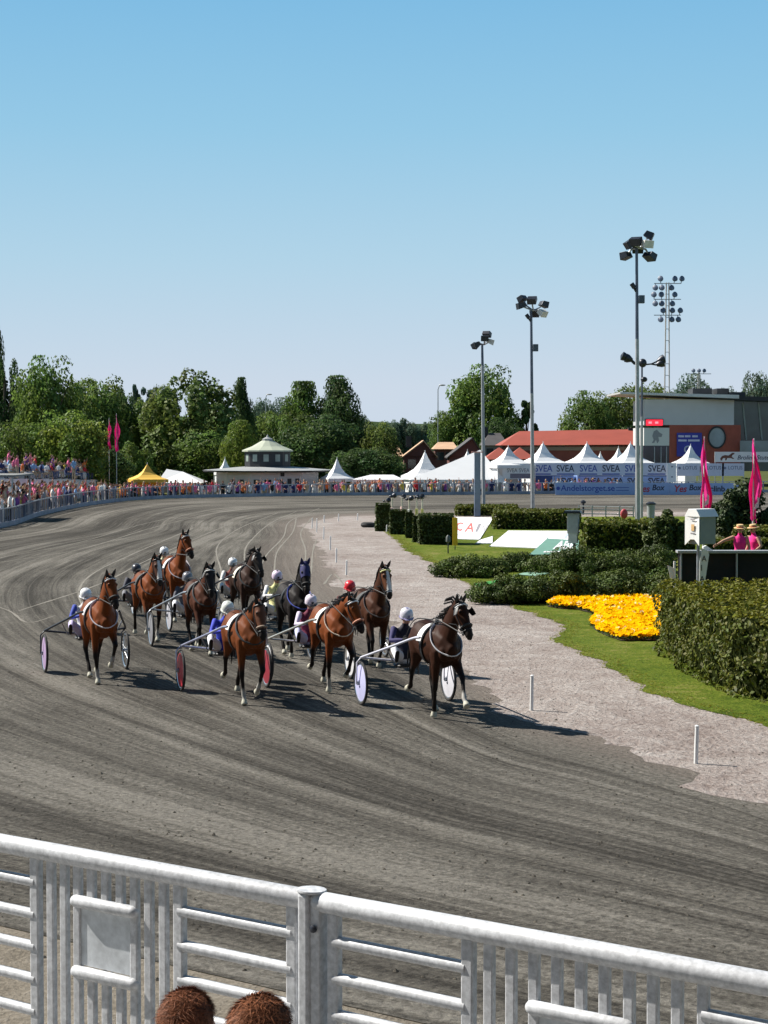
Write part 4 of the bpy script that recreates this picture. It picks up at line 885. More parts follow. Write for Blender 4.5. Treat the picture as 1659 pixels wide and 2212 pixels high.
def shrub(name, label, xd, yb, wpx, yt, col, group, cat='shrub', n=26, per=150, leaf=.13, deep=.6, spread=True):
    g_ = gd(xd, yb); D = g_.y; w_ = wpx / ppm(D); h = HC - (yt - HY) / ppm(D); root = thing(name, label, cat, (g_.x, g_.y + w_ * deep * .5, 0), 0, group); cl = []
    for i in range(n):
        a = random.random() * 6.283; r = math.sqrt(random.random()); x = math.cos(a) * r * w_ * .46; y = math.sin(a) * r * w_ * .46 * deep; hh = h * (1 - .45 * r * r) * random.uniform(.6, 1.0)
        rr = random.uniform(.11, .2) * min(w_, 3.2) * .8; cl.append(((x, y, max(.12, hh - rr * .55)), (rr, rr, rr * (.6 if spread else .9))))
        if hh > rr * 1.6: cl.append(((x * .92, y * .92, hh * .45), (rr, rr, hh * .42)))
    P, Nn, K = cloud(cl, per); P[:, 2] = np.maximum(P[:, 2], .02)
    link_mesh('foliage', leaf_mesh(name, P, Nn + np.array((0, 0, .35)), leaf, tints(K, .35, .3, .12), leaf_mat('leaf_' + name, col, .18), .5, .5), root)
    st = MB()
    for c, r in cl[:10]: st.tube([(0, 0, 0), (c[0] * .5, c[1] * .5, c[2] * .35), (c[0], c[1], c[2])], [.05, .035, .012], 6)
    st.build('stems', BARK, root); return root
JUN = (.062, .092, .014)
for lab, x, yb, wp, yt in (('spreading juniper at the left end of the upper juniper row', 1020, 1250, 130, 1196), ('bushy juniper mound in the middle of the upper row below the white sheets', 1130, 1238, 150, 1188), ('wide juniper in the upper row below the green sheet', 1270, 1246, 210, 1180), ('juniper at the right end of the upper row beside the black barrier', 1408, 1240, 130, 1172),
                           ('spreading juniper at the left end of the lower row beside the gravel', 1110, 1308, 150, 1240), ('dense juniper mound just behind the yellow flowers', 1235, 1304, 190, 1228), ('juniper behind the yellow flowers next to the big hedge', 1390, 1300, 190, 1216)):
    shrub('juniper', lab, x, yb, wp * 1.3, yt, JUN, 'spreading junipers on the infield bank', n=44, per=240, leaf=.085)
shrub('leafy_bush', 'light green leafy bush left of the white box sign', 1452, 1205, 120, 1098, (.06, .085, .02), None, 'bush', n=34, per=170, leaf=.16, spread=False)
shrub('pine_bush', 'dark shaggy pine bush behind the right pink flag', 1612, 1190, 150, 1036, (.042, .062, .02), None, 'bush', n=44, per=190, leaf=.22, spread=False)
# bright artificial turf corner and brown bank between the junipers
TURF = mat('bright_turf', (.035, .24, .04), .9, .15, 6)
sheet('turf_strip', [gd(x, y).xy for x, y in ((1026, 1262), (1075, 1254), (1180, 1256), (1190, 1262), (1060, 1278), (1042, 1282))], .022, TURF)
sheet('green_cover', [gd(x, y).xy for x, y in ((1112, 1243), (1200, 1226), (1245, 1228), (1160, 1246))], .035, mat('pale_green_cover', (.20, .36, .27), .8, .1, 3))

# ------------------------------------------------------------------ flower bed
fb_px = [(1181, 1312), (1205, 1304), (1250, 1296), (1330, 1291), (1425, 1290), (1425, 1386), (1385, 1386), (1340, 1386), (1312, 1376), (1290, 1366), (1274, 1353), (1283, 1343), (1296, 1336), (1280, 1327), (1245, 1318), (1215, 1317)]
FB_ = [gd(x, y) for x, y in fb_px]; fb = thing('flower_bed', 'bed of yellow flowers on the lawn between the junipers and the big hedge', 'flower bed', sum(FB_, Vector()) / len(FB_))
c0 = fb.location.copy(); bm = bmesh.new(); f = bm.faces.new([bm.verts.new((p - c0) + Vector((0, 0, .03))) for p in FB_]); bmesh.ops.triangulate(bm, faces=[f]); bmesh.ops.recalc_face_normals(bm, faces=bm.faces)
if bm.faces[0].normal.z < 0: bmesh.ops.reverse_faces(bm, faces=bm.faces)
me = bpy.data.meshes.new('soil'); bm.to_mesh(me); bm.free(); me.materials.append(mat('flower_soil', (.035, .03, .018), .95, .4, 9)); link_mesh('soil', me, fb)
def in_poly(x, y, P):
    r_ = False; n = len(P)
    for i in range(n):
        a, b = P[i], P[(i + 1) % n]
        if (a.y > y) != (b.y > y) and x < (b.x - a.x) * (y - a.y) / (b.y - a.y) + a.x: r_ = not r_
    return r_
pts = []; xs = [p.x for p in FB_]; ys = [p.y for p in FB_]
while len(pts) < 5200:
    x, y = random.uniform(min(xs), max(xs)), random.uniform(min(ys), max(ys))
    if in_poly(x, y, FB_) and mnoise.noise(Vector((x * 2.3, y * 1.6, 1))) > -.42: pts.append((x - c0.x, y - c0.y, .16 + random.uniform(-.05, .05)))
V = []; F = []; Ccol = []
for p in pts:     # five-petalled pansies tilted every way
    p = Vector(p); n_ = Vector((random.gauss(-.35, .4), random.gauss(-.35, .4), 1)).normalized(); a = n_.orthogonal().normalized(); b = n_.cross(a); r = random.uniform(.055, .085); k = len(V); V.append(p); t = random.uniform(.8, 1.15); w_ = random.random() < .05
    Ccol.append((.85 * t, .46 * t, .005)); ph = random.random() * 6
    for j in range(10):
        th = ph + 6.283 * j / 10; rr = r * (1.0 if j % 2 == 0 else .72); V.append(p + a * math.cos(th) * rr + b * math.sin(th) * rr + n_ * .012 * (1 if j % 2 == 0 else .2)); Ccol.append((.85, .80, .5) if w_ else (1.0, .61 * t * random.uniform(.8, 1.05), .0))
    F += [(k, k + 1 + j, k + 1 + (j + 1) % 10) for j in range(10)]
me = bpy.data.meshes.new('flowers'); me.from_pydata([tuple(v) for v in V], [], F); set_col(me, np.array(Ccol)); me.materials.append(mat('petal', (.95, .95, .95), .9, .1, 9, attr=True, transl=.25, spec=.02)); o = link_mesh('flowers', me, fb); o['kind'] = 'stuff'
P = np.array([(p[0] + random.uniform(-.06, .06), p[1] + random.uniform(-.06, .06), random.uniform(.04, .13)) for p in pts for _ in range(2)]); o = link_mesh('leaves', leaf_mesh('flower_leaves', P, np.tile((0, 0, 1.0), (len(P), 1)), .07, tints(np.zeros(len(P), int), 0, .4, .1), leaf_mat('flower_leaf', (.06, .11, .02), .2)), fb); o['kind'] = 'stuff'

# ------------------------------------------------------------------ marker posts, boards, poles on the infield
def marker(label, x, yb, yt):
    g_ = gd(x, yb); h = (yb - yt) / ppm(g_.y); root = thing('marker_post', label, 'post', g_, random.uniform(0, 1), 'white marker posts along the inner edge of the track')
    m_ = MB(); m_.tube([(0, 0, -.02), (.01, 0, h * .6), (.015, 0, h - .02)], [.029, .029, .027], 10); m_.build('post', WHITE, root, smooth=True)
    m_ = MB(); m_.lathe([(.030, 0), (.031, .012), (.012, .026)], 10, (.015, 0, h - .02)); m_.build('cap', WHITE, root, smooth=True)
for lab, x, yb, yt in (('nearest white marker post, at the right edge of the track', 1503, 1650, 1566), ('white marker post right of the leading horse', 1148, 1535, 1458), ('white marker post just right of the white-blazed horse', 814, 1300, 1276), ('white marker post left of the white-blazed horse head, first clear of the field', 748, 1242, 1210),
                       ('white marker post next beyond the one nearest the field', 726, 1215, 1184), ('white marker post midway up the receding line of posts', 713, 1188, 1158), ('white marker post in the receding line just before the bend', 699, 1165, 1138), ('white marker post at the front of the bend', 684, 1150, 1120),
                       ('white marker post farthest left on the bend', 674, 1141, 1119), ('white marker post just round the bend', 700, 1129, 1113), ('white marker post midway along the far side of the bend', 731, 1126, 1110), ('white marker post farthest right past the bend', 772, 1124, 1109), ('white marker post standing before the small conifers', 835, 1150, 1134)):
    marker(lab, x, yb, yt)
# advertising sheets stretched out flat on the grass, drawn long so that they read from the stands
def board(label, quad, m, z=.05, thick=.035):
    """quad: near-left, near-right, far-right, far-left corners in the picture"""
    P = [gd(x, y, z) for x, y in quad]; c = P[0].copy(); c.z = 0; root = thing('ground_banner', label, 'advertising sheet', c, 0, None)
    m_ = MB(); m_.prism([p - c for p in P], (0, 0, -thick)); m_.build('sheet', m, root)
    pg = MB()
    for p in P: pg.tube([(p.x - c.x, p.y - c.y, 0), (p.x - c.x, p.y - c.y, z + .02)], .03, 6)
    pg.build('pegs', STEEL, root); return root, P, c
def on_board(bd, text, u0, u1, v0, v1, m, lift=.006, bold=.015):
    root, P, c = bd; ex = P[1] - P[0]; ey = P[3] - P[0]; o = lettering(text, 1.0, m, root, (0, 0, 0), depth=.001, bold=bold); me = o.data; vs = verts_np(me)
    lo = vs.min(0); hi = vs.max(0); n_ = len(vs); out_ = np.empty((n_, 3), 'f')
    for i in range(n_):
        s_ = (vs[i, 0] - lo[0]) / (hi[0] - lo[0]); t = (vs[i, 1] - lo[1]) / (hi[1] - lo[1]); u = u0 + (u1 - u0) * s_; v = v0 + (v1 - v0) * t
        q_ = P[0].lerp(P[1], u).lerp(P[3].lerp(P[2], u), v) - c; out_[i] = (q_.x, q_.y, q_.z + lift + (.002 if vs[i, 2] > 0 else 0))
    me.vertices.foreach_set('co', out_.ravel()); me.update(); o.rotation_euler = (0, 0, 0); return o
BW = mat('board_white', (.86, .86, .85), .6, .03, 2, spec=.1)
bd = board('white sheet with faded red letters lying on the grass beside the yellow banner', [(984, 1163), (1036, 1165), (1066, 1118), (985, 1117)], BW)
on_board(bd, 'C', .03, .22, .30, .70, mat('faded_red', (.66, .14, .12), .6, .25, 6)); on_board(bd, 'A', .30, .62, .27, .68, mat('faded_red', (.62, .14, .12), .6, .25, 6)); on_board(bd, 'I', .68, .76, .28, .66, mat('faded_grey', (.30, .28, .30), .6, .25, 6)); on_board(bd, 'N', .84, .98, .30, .62, mat('faded_pale', (.5, .48, .5), .6, .2, 6))
bd = board('small white sheet on the grass in front of the one with red letters', [(1028, 1173), (1064, 1173), (1064, 1158), (1037, 1166)], BW)
bd = board('large white sheet spread on the grass in front of the wide hedge', [(1058, 1179), (1232, 1186), (1252, 1147), (1098, 1146)], BW)
for ch, u in (('C', .60), ('Y', .72), ('I', .84)): on_board(bd, ch, u, u + .035, .55, .80, mat('faded_blue', (.48, .55, .66), .6, .2, 6))
bd = board('green sheet with white letters ABB lying on the grass beside the grey cabinet', [(1143, 1198), (1250, 1196), (1250, 1167), (1182, 1163)], mat('board_green', (.12, .26, .20), .7, .12, 2), z=.075)
on_board(bd, 'ABB', .40, .93, .30, .88, WHITE, .008, .03); m_ = MB(); Pq, cq = bd[1], bd[2]; m_.add([Pq[0].lerp(Pq[1], u).lerp(Pq[3].lerp(Pq[2], u), v) - cq + Vector((0, 0, .008)) for u, v in ((.25, .10), (.95, .12), (.95, .20), (.25, .17))], [(0, 1, 2, 3)]); m_.build('stripe', WHITE, bd[0])
# yellow upright banner
g_ = gd(983, 1188); yb_ = thing('yellow_banner', 'upright yellow banner on a dark stake at the end of the conifer row', 'banner', g_); k = 1 / ppm(g_.y)
m_ = MB(); m_.tube([(0, 0, 0), (0, 0, 66 * k)], .02, 8); m_.build('stake', DARKM, yb_, smooth=True)
m_ = MB(); m_.box((0, -.03, 40 * k), (11 * k, .03, 60 * k)); m_.build('cloth', paint('banner_yellow', (.80, .47, .02), .6, .12), yb_, bevel=.01)
g_ = gd(968, 1196); sl_ = thing('ground_lamp', 'small dark garden lamp on the grass before the conifers', 'lamp', g_); k = 1 / ppm(g_.y); m_ = MB(); m_.tube([(0, 0, 0), (0, 0, 26 * k)], .025, 8); m_.build('stem', DARKM, sl_, smooth=True); m_ = MB(); m_.lathe([(.03, 0), (.09, .03), (.09, .22), (.03, .30)], 10, (0, 0, 24 * k)); m_.build('head', mat('lamp_grey', (.10, .11, .10), .5), sl_, smooth=True)
# little lamps with round dark heads above the conifers
for lab, x, yb, yt, ang in (('small post lamp with a dark round head above the back conifer, leftmost of its cluster', 838, 1140, 1082, .3), ('small post lamp with twin heads between the conifers, pink-striped pole', 847, 1150, 1072, 1.2), ('small post lamp whose head leans left above the middle conifers', 868, 1140, 1074, 2.2), ('small post lamp with its head turned up over the front conifer block', 884, 1150, 1078, .9), ('short yellow-striped post lamp right of the lamp cluster', 900, 1150, 1076, 2.9), ('small post lamp with a big black head, rightmost of its cluster', 912, 1155, 1074, 0.0)):
    g_ = gd(x, yb); k = 1 / ppm(g_.y); root = thing('post_lamp', lab, 'lamp', g_, ang, 'small post lamps above the conifer row'); h = (yb - yt) * k
    m_ = MB(); m_.tube([(0, 0, 0), (0, 0, h)], .04, 8); m_.build('pole', mat('lamp_pole', (.55, .52, .40), .5, .2, 4), root, smooth=True); m_ = MB(); m_.box((0, 0, h * .55), (.13, .13, h * .28)); m_.build('sleeve', paint('lamp_sleeve_%d' % (x % 3), ((.72, .62, .2), (.72, .5, .45), (.7, .7, .66))[x % 3], .5), root, bevel=.01)
    m_ = MB(); m_.lathe([(.03, 0), (.11, .03), (.13, .12), (.10, .2), (.02, .22)], 12, (0, -.03, h), M=Matrix.Rotation(1.1, 3, 'X')); m_.build('head', DARKM, root, smooth=True); m_ = MB(); m_.tube([(-.22, 0, h - .04), (.22, 0, h + .02)], .018, 6); m_.ball((-.23, -.02, h), (.06, .1, .07), 8, 6); m_.build('cross_arm', DARKM, root, smooth=True)
# flat rubber ring at the corner of the lawn
g_ = gd(795, 1139); t_ = thing('rubber_tyre', 'black tyre lying at the far corner of the lawn', 'tyre', g_); m_ = MB(); m_.tube([(.26 * math.cos(a), .26 * math.sin(a), .13) for a in [6.283 * i / 20 for i in range(20)]], .13, 8, closed=True); m_.build('tyre', mat('tyre_rubber', (.02, .02, .021), .8, .3, 9), t_, smooth=True)
# grey cabinet on a post
g_ = gd(1238, 1192); root = thing('grey_cabinet', 'grey control cabinet with a flat dark roof on a post beside the green sheet', 'cabinet', g_, R(-12)); k = 1 / ppm(g_.y)
m_ = MB(); m_.box((.05, 0, 20 * k), (.10, .10, 40 * k)); m_.build('post', DARKM, root); m_ = MB(); m_.box((0, 0, 62 * k), (24 * k, .42, 44 * k)); m_.build('housing', mat('cabinet_grey', (.30, .31, .31), .5, .15, 5), root, bevel=.01); m_ = MB(); m_.box((0, 0, 30 * k), (20 * k, .36, 22 * k)); m_.build('meter_box', mat('meter_grey', (.40, .41, .40), .5, .15, 5), root, bevel=.01)
m_ = MB(); m_.prism([(-20 * k, -.35, 84 * k), (18 * k, -.35, 84 * k), (16 * k, -.35, 89 * k), (-18 * k, -.35, 89 * k)], (0, .7, 0)); m_.build('roof', DARKM, root)
# blue-grey pillar
g_ = gd(1031, 1116); root = thing('pillar', 'blue-grey square pillar with a thin red cap plate in front of the big tent', 'pillar', g_); k = 1 / ppm(g_.y); m_ = MB(); m_.box((0, 0, 69 * k), (13 * k, .4, 138 * k)); m_.build('shaft', mat('pillar_blue', (.16, .20, .28), .45, .15, 3), root, bevel=.01); m_ = MB(); m_.box((0, 0, 139.5 * k), (24 * k, .6, 2.5 * k)); m_.build('cap', mat('cap_red', (.40, .2, .18), .6), root)
# white box sign on a post
Dq = 44.0; p = at(1513, 1275, Dq); k = 1 / ppm(Dq); RB = R(33); root = thing('box_sign', 'white and grey box sign on a post with a tapering white banner below', 'sign', (p.x, p.y, 0), RB); z = lambda y: HC - (y - HY) * k
zs0, zs1 = z(1176), z(1099); hw, hdp = .28, .25
m_ = MB(); m_.tube([(-.10, -.02, 0), (-.10, -.02, zs0 + .05)], .04, 10); m_.build('post', STEEL, root, smooth=True)
m_ = MB(); m_.box((.03, 0, (zs0 + zs1) / 2 - .09), (2 * hw - .05, 2 * hdp - .06, zs1 - zs0 - .20)); m_.build('panel', mat('panel_grey', (.22, .25, .25), .5, .1, 3), root, bevel=.01)
m_ = MB(); X = -hw - .012; m_.prism([(X, -hdp, zs0 - .02), (X, -hdp * .35, zs0 + .13), (X, hdp * .2, zs0 + .13), (X, hdp, zs0 - .02), (X, hdp, zs1 - .16), (X + .06, hdp * .6, zs1 - .01), (X + .06, -hdp * .6, zs1 - .01), (X, -hdp, zs1 - .16)], (.022, 0, 0)); m_.build('side_flap', WHITE, root)
m_ = MB(); m_.prism([(-hw - .01, -hdp - .03, zs1 - .19), (-hw - .01, -hdp * .55, zs1), (-hw - .01, hdp * .55, zs1), (-hw - .01, hdp + .03, zs1 - .19)], (2 * hw + .06, 0, 0)); m_.build('hood', WHITE, root, bevel=.008)
m_ = MB(); m_.box((X - .004, -.03, zs0 + .42), (.006, .10, .16)); m_.build('emblem', mat('emblem_tan', (.62, .40, .18), .6), root)
for dz_ in (.62, .28): m_ = MB(); m_.box((X - .003, -.03, zs0 + dz_), (.004, .16, .03)); m_.build('faded_text', mat('faded_grey', (.42, .40, .42), .6, .25, 6), root)
pn = thing('pennant', None, None, (0, 0, 0), -RB + R(4)); pn.parent = root; q_ = lambda x, y: Vector(((x - 1513) * k, -.14, z(y)))
m_ = MB(); m_.prism([q_(1507.5, 1278), q_(1516.5, 1279), q_(1528.5, 1198), q_(1526, 1190), q_(1512, 1183), q_(1508, 1215)], (0, .02, 0)); m_.build('cloth', WHITE, pn)
for ch, (x, y) in zip('AIA', ((1516, 1212), (1514, 1232), (1512, 1256))): lettering(ch, 18 * k, BLACK, pn, q_(x, y) + Vector((-4 * k, -.006, 0)), depth=.002, sx=.9)
# black barrier with a grey top rail, and a low platform behind it
Dq = 47.0; k = 1 / ppm(Dq); pa = at(1466, 1255, Dq); root = thing('black_barrier', 'black cloth-covered barrier with a grey top edge behind the big hedge', 'barrier', (pa.x, Dq, 0)); zb = HC - (1192 - HY) * k; W_ = 3.6
m_ = MB(); m_.box((W_ / 2, .1, zb / 2), (W_, .05, zb - .1)); m_.build('cloth', mat('black_cloth', (.010, .010, .012), .9, .3, 4), root)
m_ = MB(); m_.box((W_ / 2, .05, zb), (W_ + .1, .36, .07)); m_.build('top_edge', mat('edge_grey', (.30, .32, .33), .5), root, bevel=.01)
for x in (.06, 1.52, 3.0): m_ = MB(); m_.tube([(x, .02, 0), (x, .02, zb - .04)], .028, 8); m_.build('upright', STEEL, root, smooth=True)
m_ = MB(); m_.box((1.05, -.12, zb - .95), (.72, .2, .22)); m_.build('rail_box', mat('edge_teal', (.18, .22, .24), .5), root, bevel=.02)
for xx, w1 in ((.64, .26),): m_ = MB(); m_.prism([(xx, .0, zb + .037), (xx + w1, 0, zb + .037), (xx + w1 * .3, 0, zb + .16), (xx, 0, zb + .13)], (0, .16, 0)); m_.build('folded_sheet', WHITE, root)
m_ = MB(); m_.tube([(-.10, -.05, 0), (-.12, -.05, zb - .25)], .03, 8); m_.prism([(-.30, -.06, zb - .35), (-.13, -.06, zb - .42), (-.13, -.06, zb - .85), (-.20, -.06, zb - .8)], (0, .02, 0)); m_.build('side_stand', mat('pale_paint', (.7, .7, .7), .5), root)
plat = MB(); c_ = at(1640, 1250, 50.5); plat.box((c_.x, c_.y, .17), (4.0, 2.2, .34)); tag(plat.build('stage_platform', mat('stage_wood', (.16, .12, .08), .7, .2, 5)), 'low wooden platform behind the black barrier under the people in pink', 'platform')
def standing(root, pal, arms, voxel=.018, look=(1, 0, 0), hands='open', s=1.0, **kw):
    J = dict(pelvis=(0, 0, .95), chest=(0, 0, 1.27), neck=(0, 0, 1.48), head=(.03, 0, 1.62), shL=(0, .19, 1.41), shR=(0, -.19, 1.41), hipL=(0, .10, .93), hipR=(0, -.10, .93), knL=(.02, .11, .5), knR=(.02, -.11, .5), anL=(0, .12, .09), anR=(0, -.12, .09), toeL=(.16, .14, .03), toeR=(.16, -.14, .03), look=look)
    J.update(arms); me, HM, hd = person_mesh(J, pal, voxel, hands=hands, **kw); link_mesh('body', me, root); return HM, hd
ADOWN = dict(elL=(-.02, .26, 1.14), elR=(-.02, -.26, 1.14), wrL=(.10, .26, .92), wrR=(.10, -.26, .92))
PKTOP = dict(top=(.85, .03, .26), sleeve=SKIN, fore=SKIN, legs=(.02, .02, .03), shoe=(.02, .02, .02), skin=SKIN, hair=(.10, .05, .03))
def boater(root, HM, hd):
    h = MB(); h.lathe([(.17, .0), (.172, .012), (.10, .018), (.098, .085), (.09, .10), (.01, .104)], 18, hd + HM @ Vector((-.01, 0, .05)), M=HM); h.build('hat', mat('straw', (.66, .45, .22), .8, .15, 20), root, smooth=True)
    b = MB(); b.lathe([(.102, .0), (.101, .028)], 18, hd + HM @ Vector((-.01, 0, .072)), M=HM, cap=False); b.build('hat_band', mat('hat_band', (.55, .06, .03), .6), root)
for lab, x, D, rz, arms in (('person in pink top and straw hat stretching one arm out to the left', 1598, 50.3, R(-100), dict(ADOWN, elR=(.10, -.44, 1.32), wrR=(.20, -.62, 1.22))), ('person in pink top and straw hat with arms at the sides, beside the pink flag', 1628, 50.5, R(-150), dict(ADOWN, elL=(.0, .30, 1.16), wrL=(.16, .2, 1.02)))):
    p = at(x, 1200, D); root = thing('person', lab, 'person', (p.x, p.y, .34), rz, 'people in pink behind the barrier'); HM, hd = standing(root, PKTOP, arms); boater(root, HM, hd)
# pink feather flags
PINKF = mat('pink_flag', (.98, .07, .42), .7, .10, 2.5, transl=.4, spec=.1)
def flag(label, xd, yb, yt, D, wpx, seed, base=None, group='pink feather flags', low=1100, writing=True):
    p = at(xd, yb, D); k = 1 / ppm(D); ztop = HC - (yt - HY) * k; zlow = HC - (low - HY) * k; root = thing('feather_flag', label, 'flag', (p.x, p.y, 0), 0, group); rnd = random.Random(seed); w_ = wpx * k
    m_ = MB(); m_.tube([(0, 0, 0), (0, 0, ztop * .6), (.01, 0, ztop)], [.035, .03, .015], 8, cap='round'); m_.build('pole', mat('flag_pole', (.72, .68, .66), .4, .1, 3), root, smooth=True)
    vs = []; nu, nv = 40, 14; ph = rnd.random() * 6
    for i in range(nu):
        v = i / (nu - 1); z_ = zlow + (ztop - .15 * (ztop > 6) - zlow) * v; ww = w_ * (1.0 if v < .45 else max(.08, 1 - ((v - .45) / .55) ** 1.4)) * (.75 + .25 * math.sin(v * 9 + ph)) * (1 if v > .04 else .8)
        for j in range(nv):
            u = j / (nv - 1); x_ = (-.35 + u) * ww; y_ = .16 * math.sin(u * 9 + v * 4 + ph) * (.4 + u) * min(1, ww * 2) + .08 * math.sin(v * 13 + ph + u * 3)
            vs.append((x_ + .04 * math.sin(v * 7 + ph), y_ - .02, z_ - .18 * u * (1 - v) + (.1 * math.sin(u * 6 + ph) if i == 0 else 0)))
    nvv = len(vs); vs += [(x, y + .006, z) for x, y, z in vs]; m_ = MB(); fs = [(i * nv + j, i * nv + j + 1, (i + 1) * nv + j + 1, (i + 1) * nv + j) for i in range(nu - 1) for j in range(nv - 1)]
    m_.add(vs, fs + [tuple(q_ + nvv for q_ in reversed(f)) for f in fs]); m_.build('cloth', PINKF, root, smooth=True, fix=False)
    if writing:
        q_ = MB(); q_.prism([(-.03, -.32, zlow + .22), (.10, -.32, zlow + .30), (.12, -.32, zlow + .55), (.05, -.32, zlow + .62), (.07, -.32, zlow + .45), (.0, -.32, zlow + .38)], (0, .004, 0)); q_.build('emblem', mat('flag_print', (.85, .60, .70), .6), root)
    return root
flag('pink feather flag rising behind the white box sign', 1519, 1215, 944, 57, 24, 2, low=1108)
flag('pink feather flag at the right, above the people in pink', 1626, 1225, 948, 54, 30, 5, low=1116)
flag('small far pink flag before the dark trees, the left one of two', 236, 1040, 903, 152, 9, 7, low=966, writing=False, group='far pink flags')
flag('small far pink flag before the dark trees, the right and taller one of two', 252, 1040, 893, 150, 12, 9, low=972, writing=False, group='far pink flags')
# ------------------------------------------------------------------ outer fence, stand, crowd
def off_curve(C, i, d):
    a = C[max(0, i - 1)]; b = C[min(len(C) - 1, i + 1)]; t = (b - a).normalized(); n_ = Vector((-t.y, t.x, 0))
    if n_.dot(Vector((5, 100, 0)) - C[i]) > 0: n_ = -n_
    return C[i] + n_ * d
OC = [p for p in OUT_C if p.y > 62 and p.x < 60]
OC = catmull(OC, 260)
fr = thing('outer_fence', 'long bluish-grey metal fence curving round the outside of the track before the crowd', 'fence', (0, 0, 0))
BLUEG = mat('fence_blue_grey', (.26, .29, .36), .5, .25, 1.5)
def ribbon(C, d, z0, z1, th):
    m_ = MB(); la = []; 
    for (dd, zz) in ((d, z0), (d, z1), (d + th, z1), (d + th, z0)): la.append([off_curve(C, i, dd) + Vector((0, 0, zz)) for i in range(len(C))])
    for a in range(4): m_.strip(la[a], la[(a + 1) % 4])
    return m_
ribbon(OC, .25, 0, .26, .06).build('kick_board', BLUEG, fr); ribbon(OC, .24, .93, .99, .08).build('top_rail', STEEL, fr)
FBAR = mat('fence_bar', (.17, .19, .25), .5, .3, .8); bars = MB(); nb_ = 0
for i in range(0, len(OC) - 1):
    p = off_curve(OC, i, .28); own = 84 < p.y and p.x < 16 and nb_ < 100 and i % 2 == 0; m_ = MB() if own else bars
    m_.box((p.x, p.y, .59), (.10, .035, .70), math.atan2(OC[i + 1].y - OC[i].y, OC[i + 1].x - OC[i].x))
    if own: m_.build('bar', FBAR, fr); nb_ += 1
bars.build('bars', FBAR, fr)['kind'] = 'stuff'
for i in range(0, len(OC), 5):
    p = off_curve(OC, i, .36); m_ = MB(); m_.box((p.x, p.y, .5), (.09, .09, 1.04), math.atan2(p.y, p.x)); m_.build('post', STEEL, fr)
# ground behind the fence: level terrace by the left bend, dropping towards the far side
LOW = -.5
back = [off_curve(OC, i, .5) for i in range(len(OC))]
# crowd prototypes
PALC = {'red': (.55, .03, .04), 'pink': (.80, .18, .32), 'white': (.78, .78, .76), 'black': (.018, .018, .02), 'navy': (.025, .035, .12), 'orange': (.78, .20, .05), 'light blue': (.25, .42, .68), 'beige': (.55, .43, .30), 'grey': (.28, .28, .30), 'purple': (.22, .07, .30), 'yellow': (.75, .55, .08)}
HAIRS = [(.04, .025, .018), (.25, .15, .07), (.10, .05, .03), (.40, .30, .16)]
PROTO = {}; rc = random.Random(4)
POSES = {'down': ADOWN, 'rail': dict(elL=(.10, .26, 1.14), elR=(.10, -.26, 1.14), wrL=(.34, .18, 1.08), wrR=(.34, -.18, 1.08)), 'photo': dict(elL=(.16, .24, 1.20), elR=(.16, -.24, 1.20), wrL=(.30, .06, 1.48), wrR=(.30, -.06, 1.48)), 'raise': dict(ADOWN, elL=(.06, .26, 1.62), wrL=(.12, .22, 1.86))}
SIT = dict(pelvis=(0, 0, .48), chest=(.02, 0, .80), neck=(.04, 0, 1.01), head=(.08, 0, 1.15), shL=(.03, .19, .94), shR=(.03, -.19, .94), elL=(.10, .25, .70), elR=(.10, -.25, .70), wrL=(.32, .16, .62), wrR=(.32, -.16, .62), hipL=(.02, .10, .48), hipR=(.02, -.10, .48), knL=(.42, .13, .50), knR=(.42, -.13, .50), anL=(.40, .13, .09), anR=(.40, -.13, .09), toeL=(.56, .14, .04), toeR=(.56, -.14, .04))
SEATED = {}
for cn, cc in PALC.items():
    for pn in (('down', 'rail', 'photo', 'raise') if cn in ('red', 'white') else rc.sample(['down', 'rail', 'photo', 'raise'], 2)):
        J = dict(pelvis=(0, 0, .95), chest=(0, 0, 1.27), neck=(0, 0, 1.48), head=(.03, 0, 1.62), shL=(0, .19, 1.41), shR=(0, -.19, 1.41), hipL=(0, .10, .93), hipR=(0, -.10, .93), knL=(.02, .11, .5), knR=(.02, -.11, .5), anL=(0, .12, .09), anR=(0, -.12, .09), toeL=(.16, .14, .03), toeR=(.16, -.14, .03)); J.update(POSES[pn])
        lg = rc.choice([(.03, .04, .09), (.10, .13, .22), (.35, .30, .22), (.02, .02, .02), (.6, .6, .6)])
        me, HM, hd = person_mesh(J, dict(top=cc, sleeve=cc if rc.random() < .5 else SKIN, fore=SKIN, legs=lg, shoe=(.05, .05, .05), skin=SKIN, hair=rc.choice(HAIRS)), .032)
        me.name = 'spectator'
        if cn not in SEATED: SEATED[cn] = person_mesh(dict(SIT), dict(top=cc, sleeve=cc, fore=SKIN, legs=lg, shoe=(.05, .05, .05), skin=SKIN, hair=rc.choice(HAIRS)), .032)[0]
        PROTO.setdefault(cn, []).append(me)
CW = ['red'] * 4 + ['pink'] * 5 + ['white'] * 6 + ['black'] * 3 + ['navy'] * 3 + ['orange'] * 3 + ['light blue'] * 2 + ['beige'] * 2 + ['grey'] * 2 + ['purple'] + ['yellow']
def spectator(p, face, where, group, sit=False):
    cn = rc.choice(CW); me = SEATED[cn] if sit else rc.choice(PROTO[cn]); o = bpy.data.objects.new('person', me); COL.objects.link(o); o.location = p
    o.rotation_euler = (0, 0, face + rc.uniform(-.5, .5)); s = rc.uniform(.92, 1.06); o.scale = (s, s, s)
    tag(o, 'spectator in a %s top %s %s' % (cn, 'seated' if sit else 'standing', where), 'spectator', '%s, %s tops' % (group, cn))
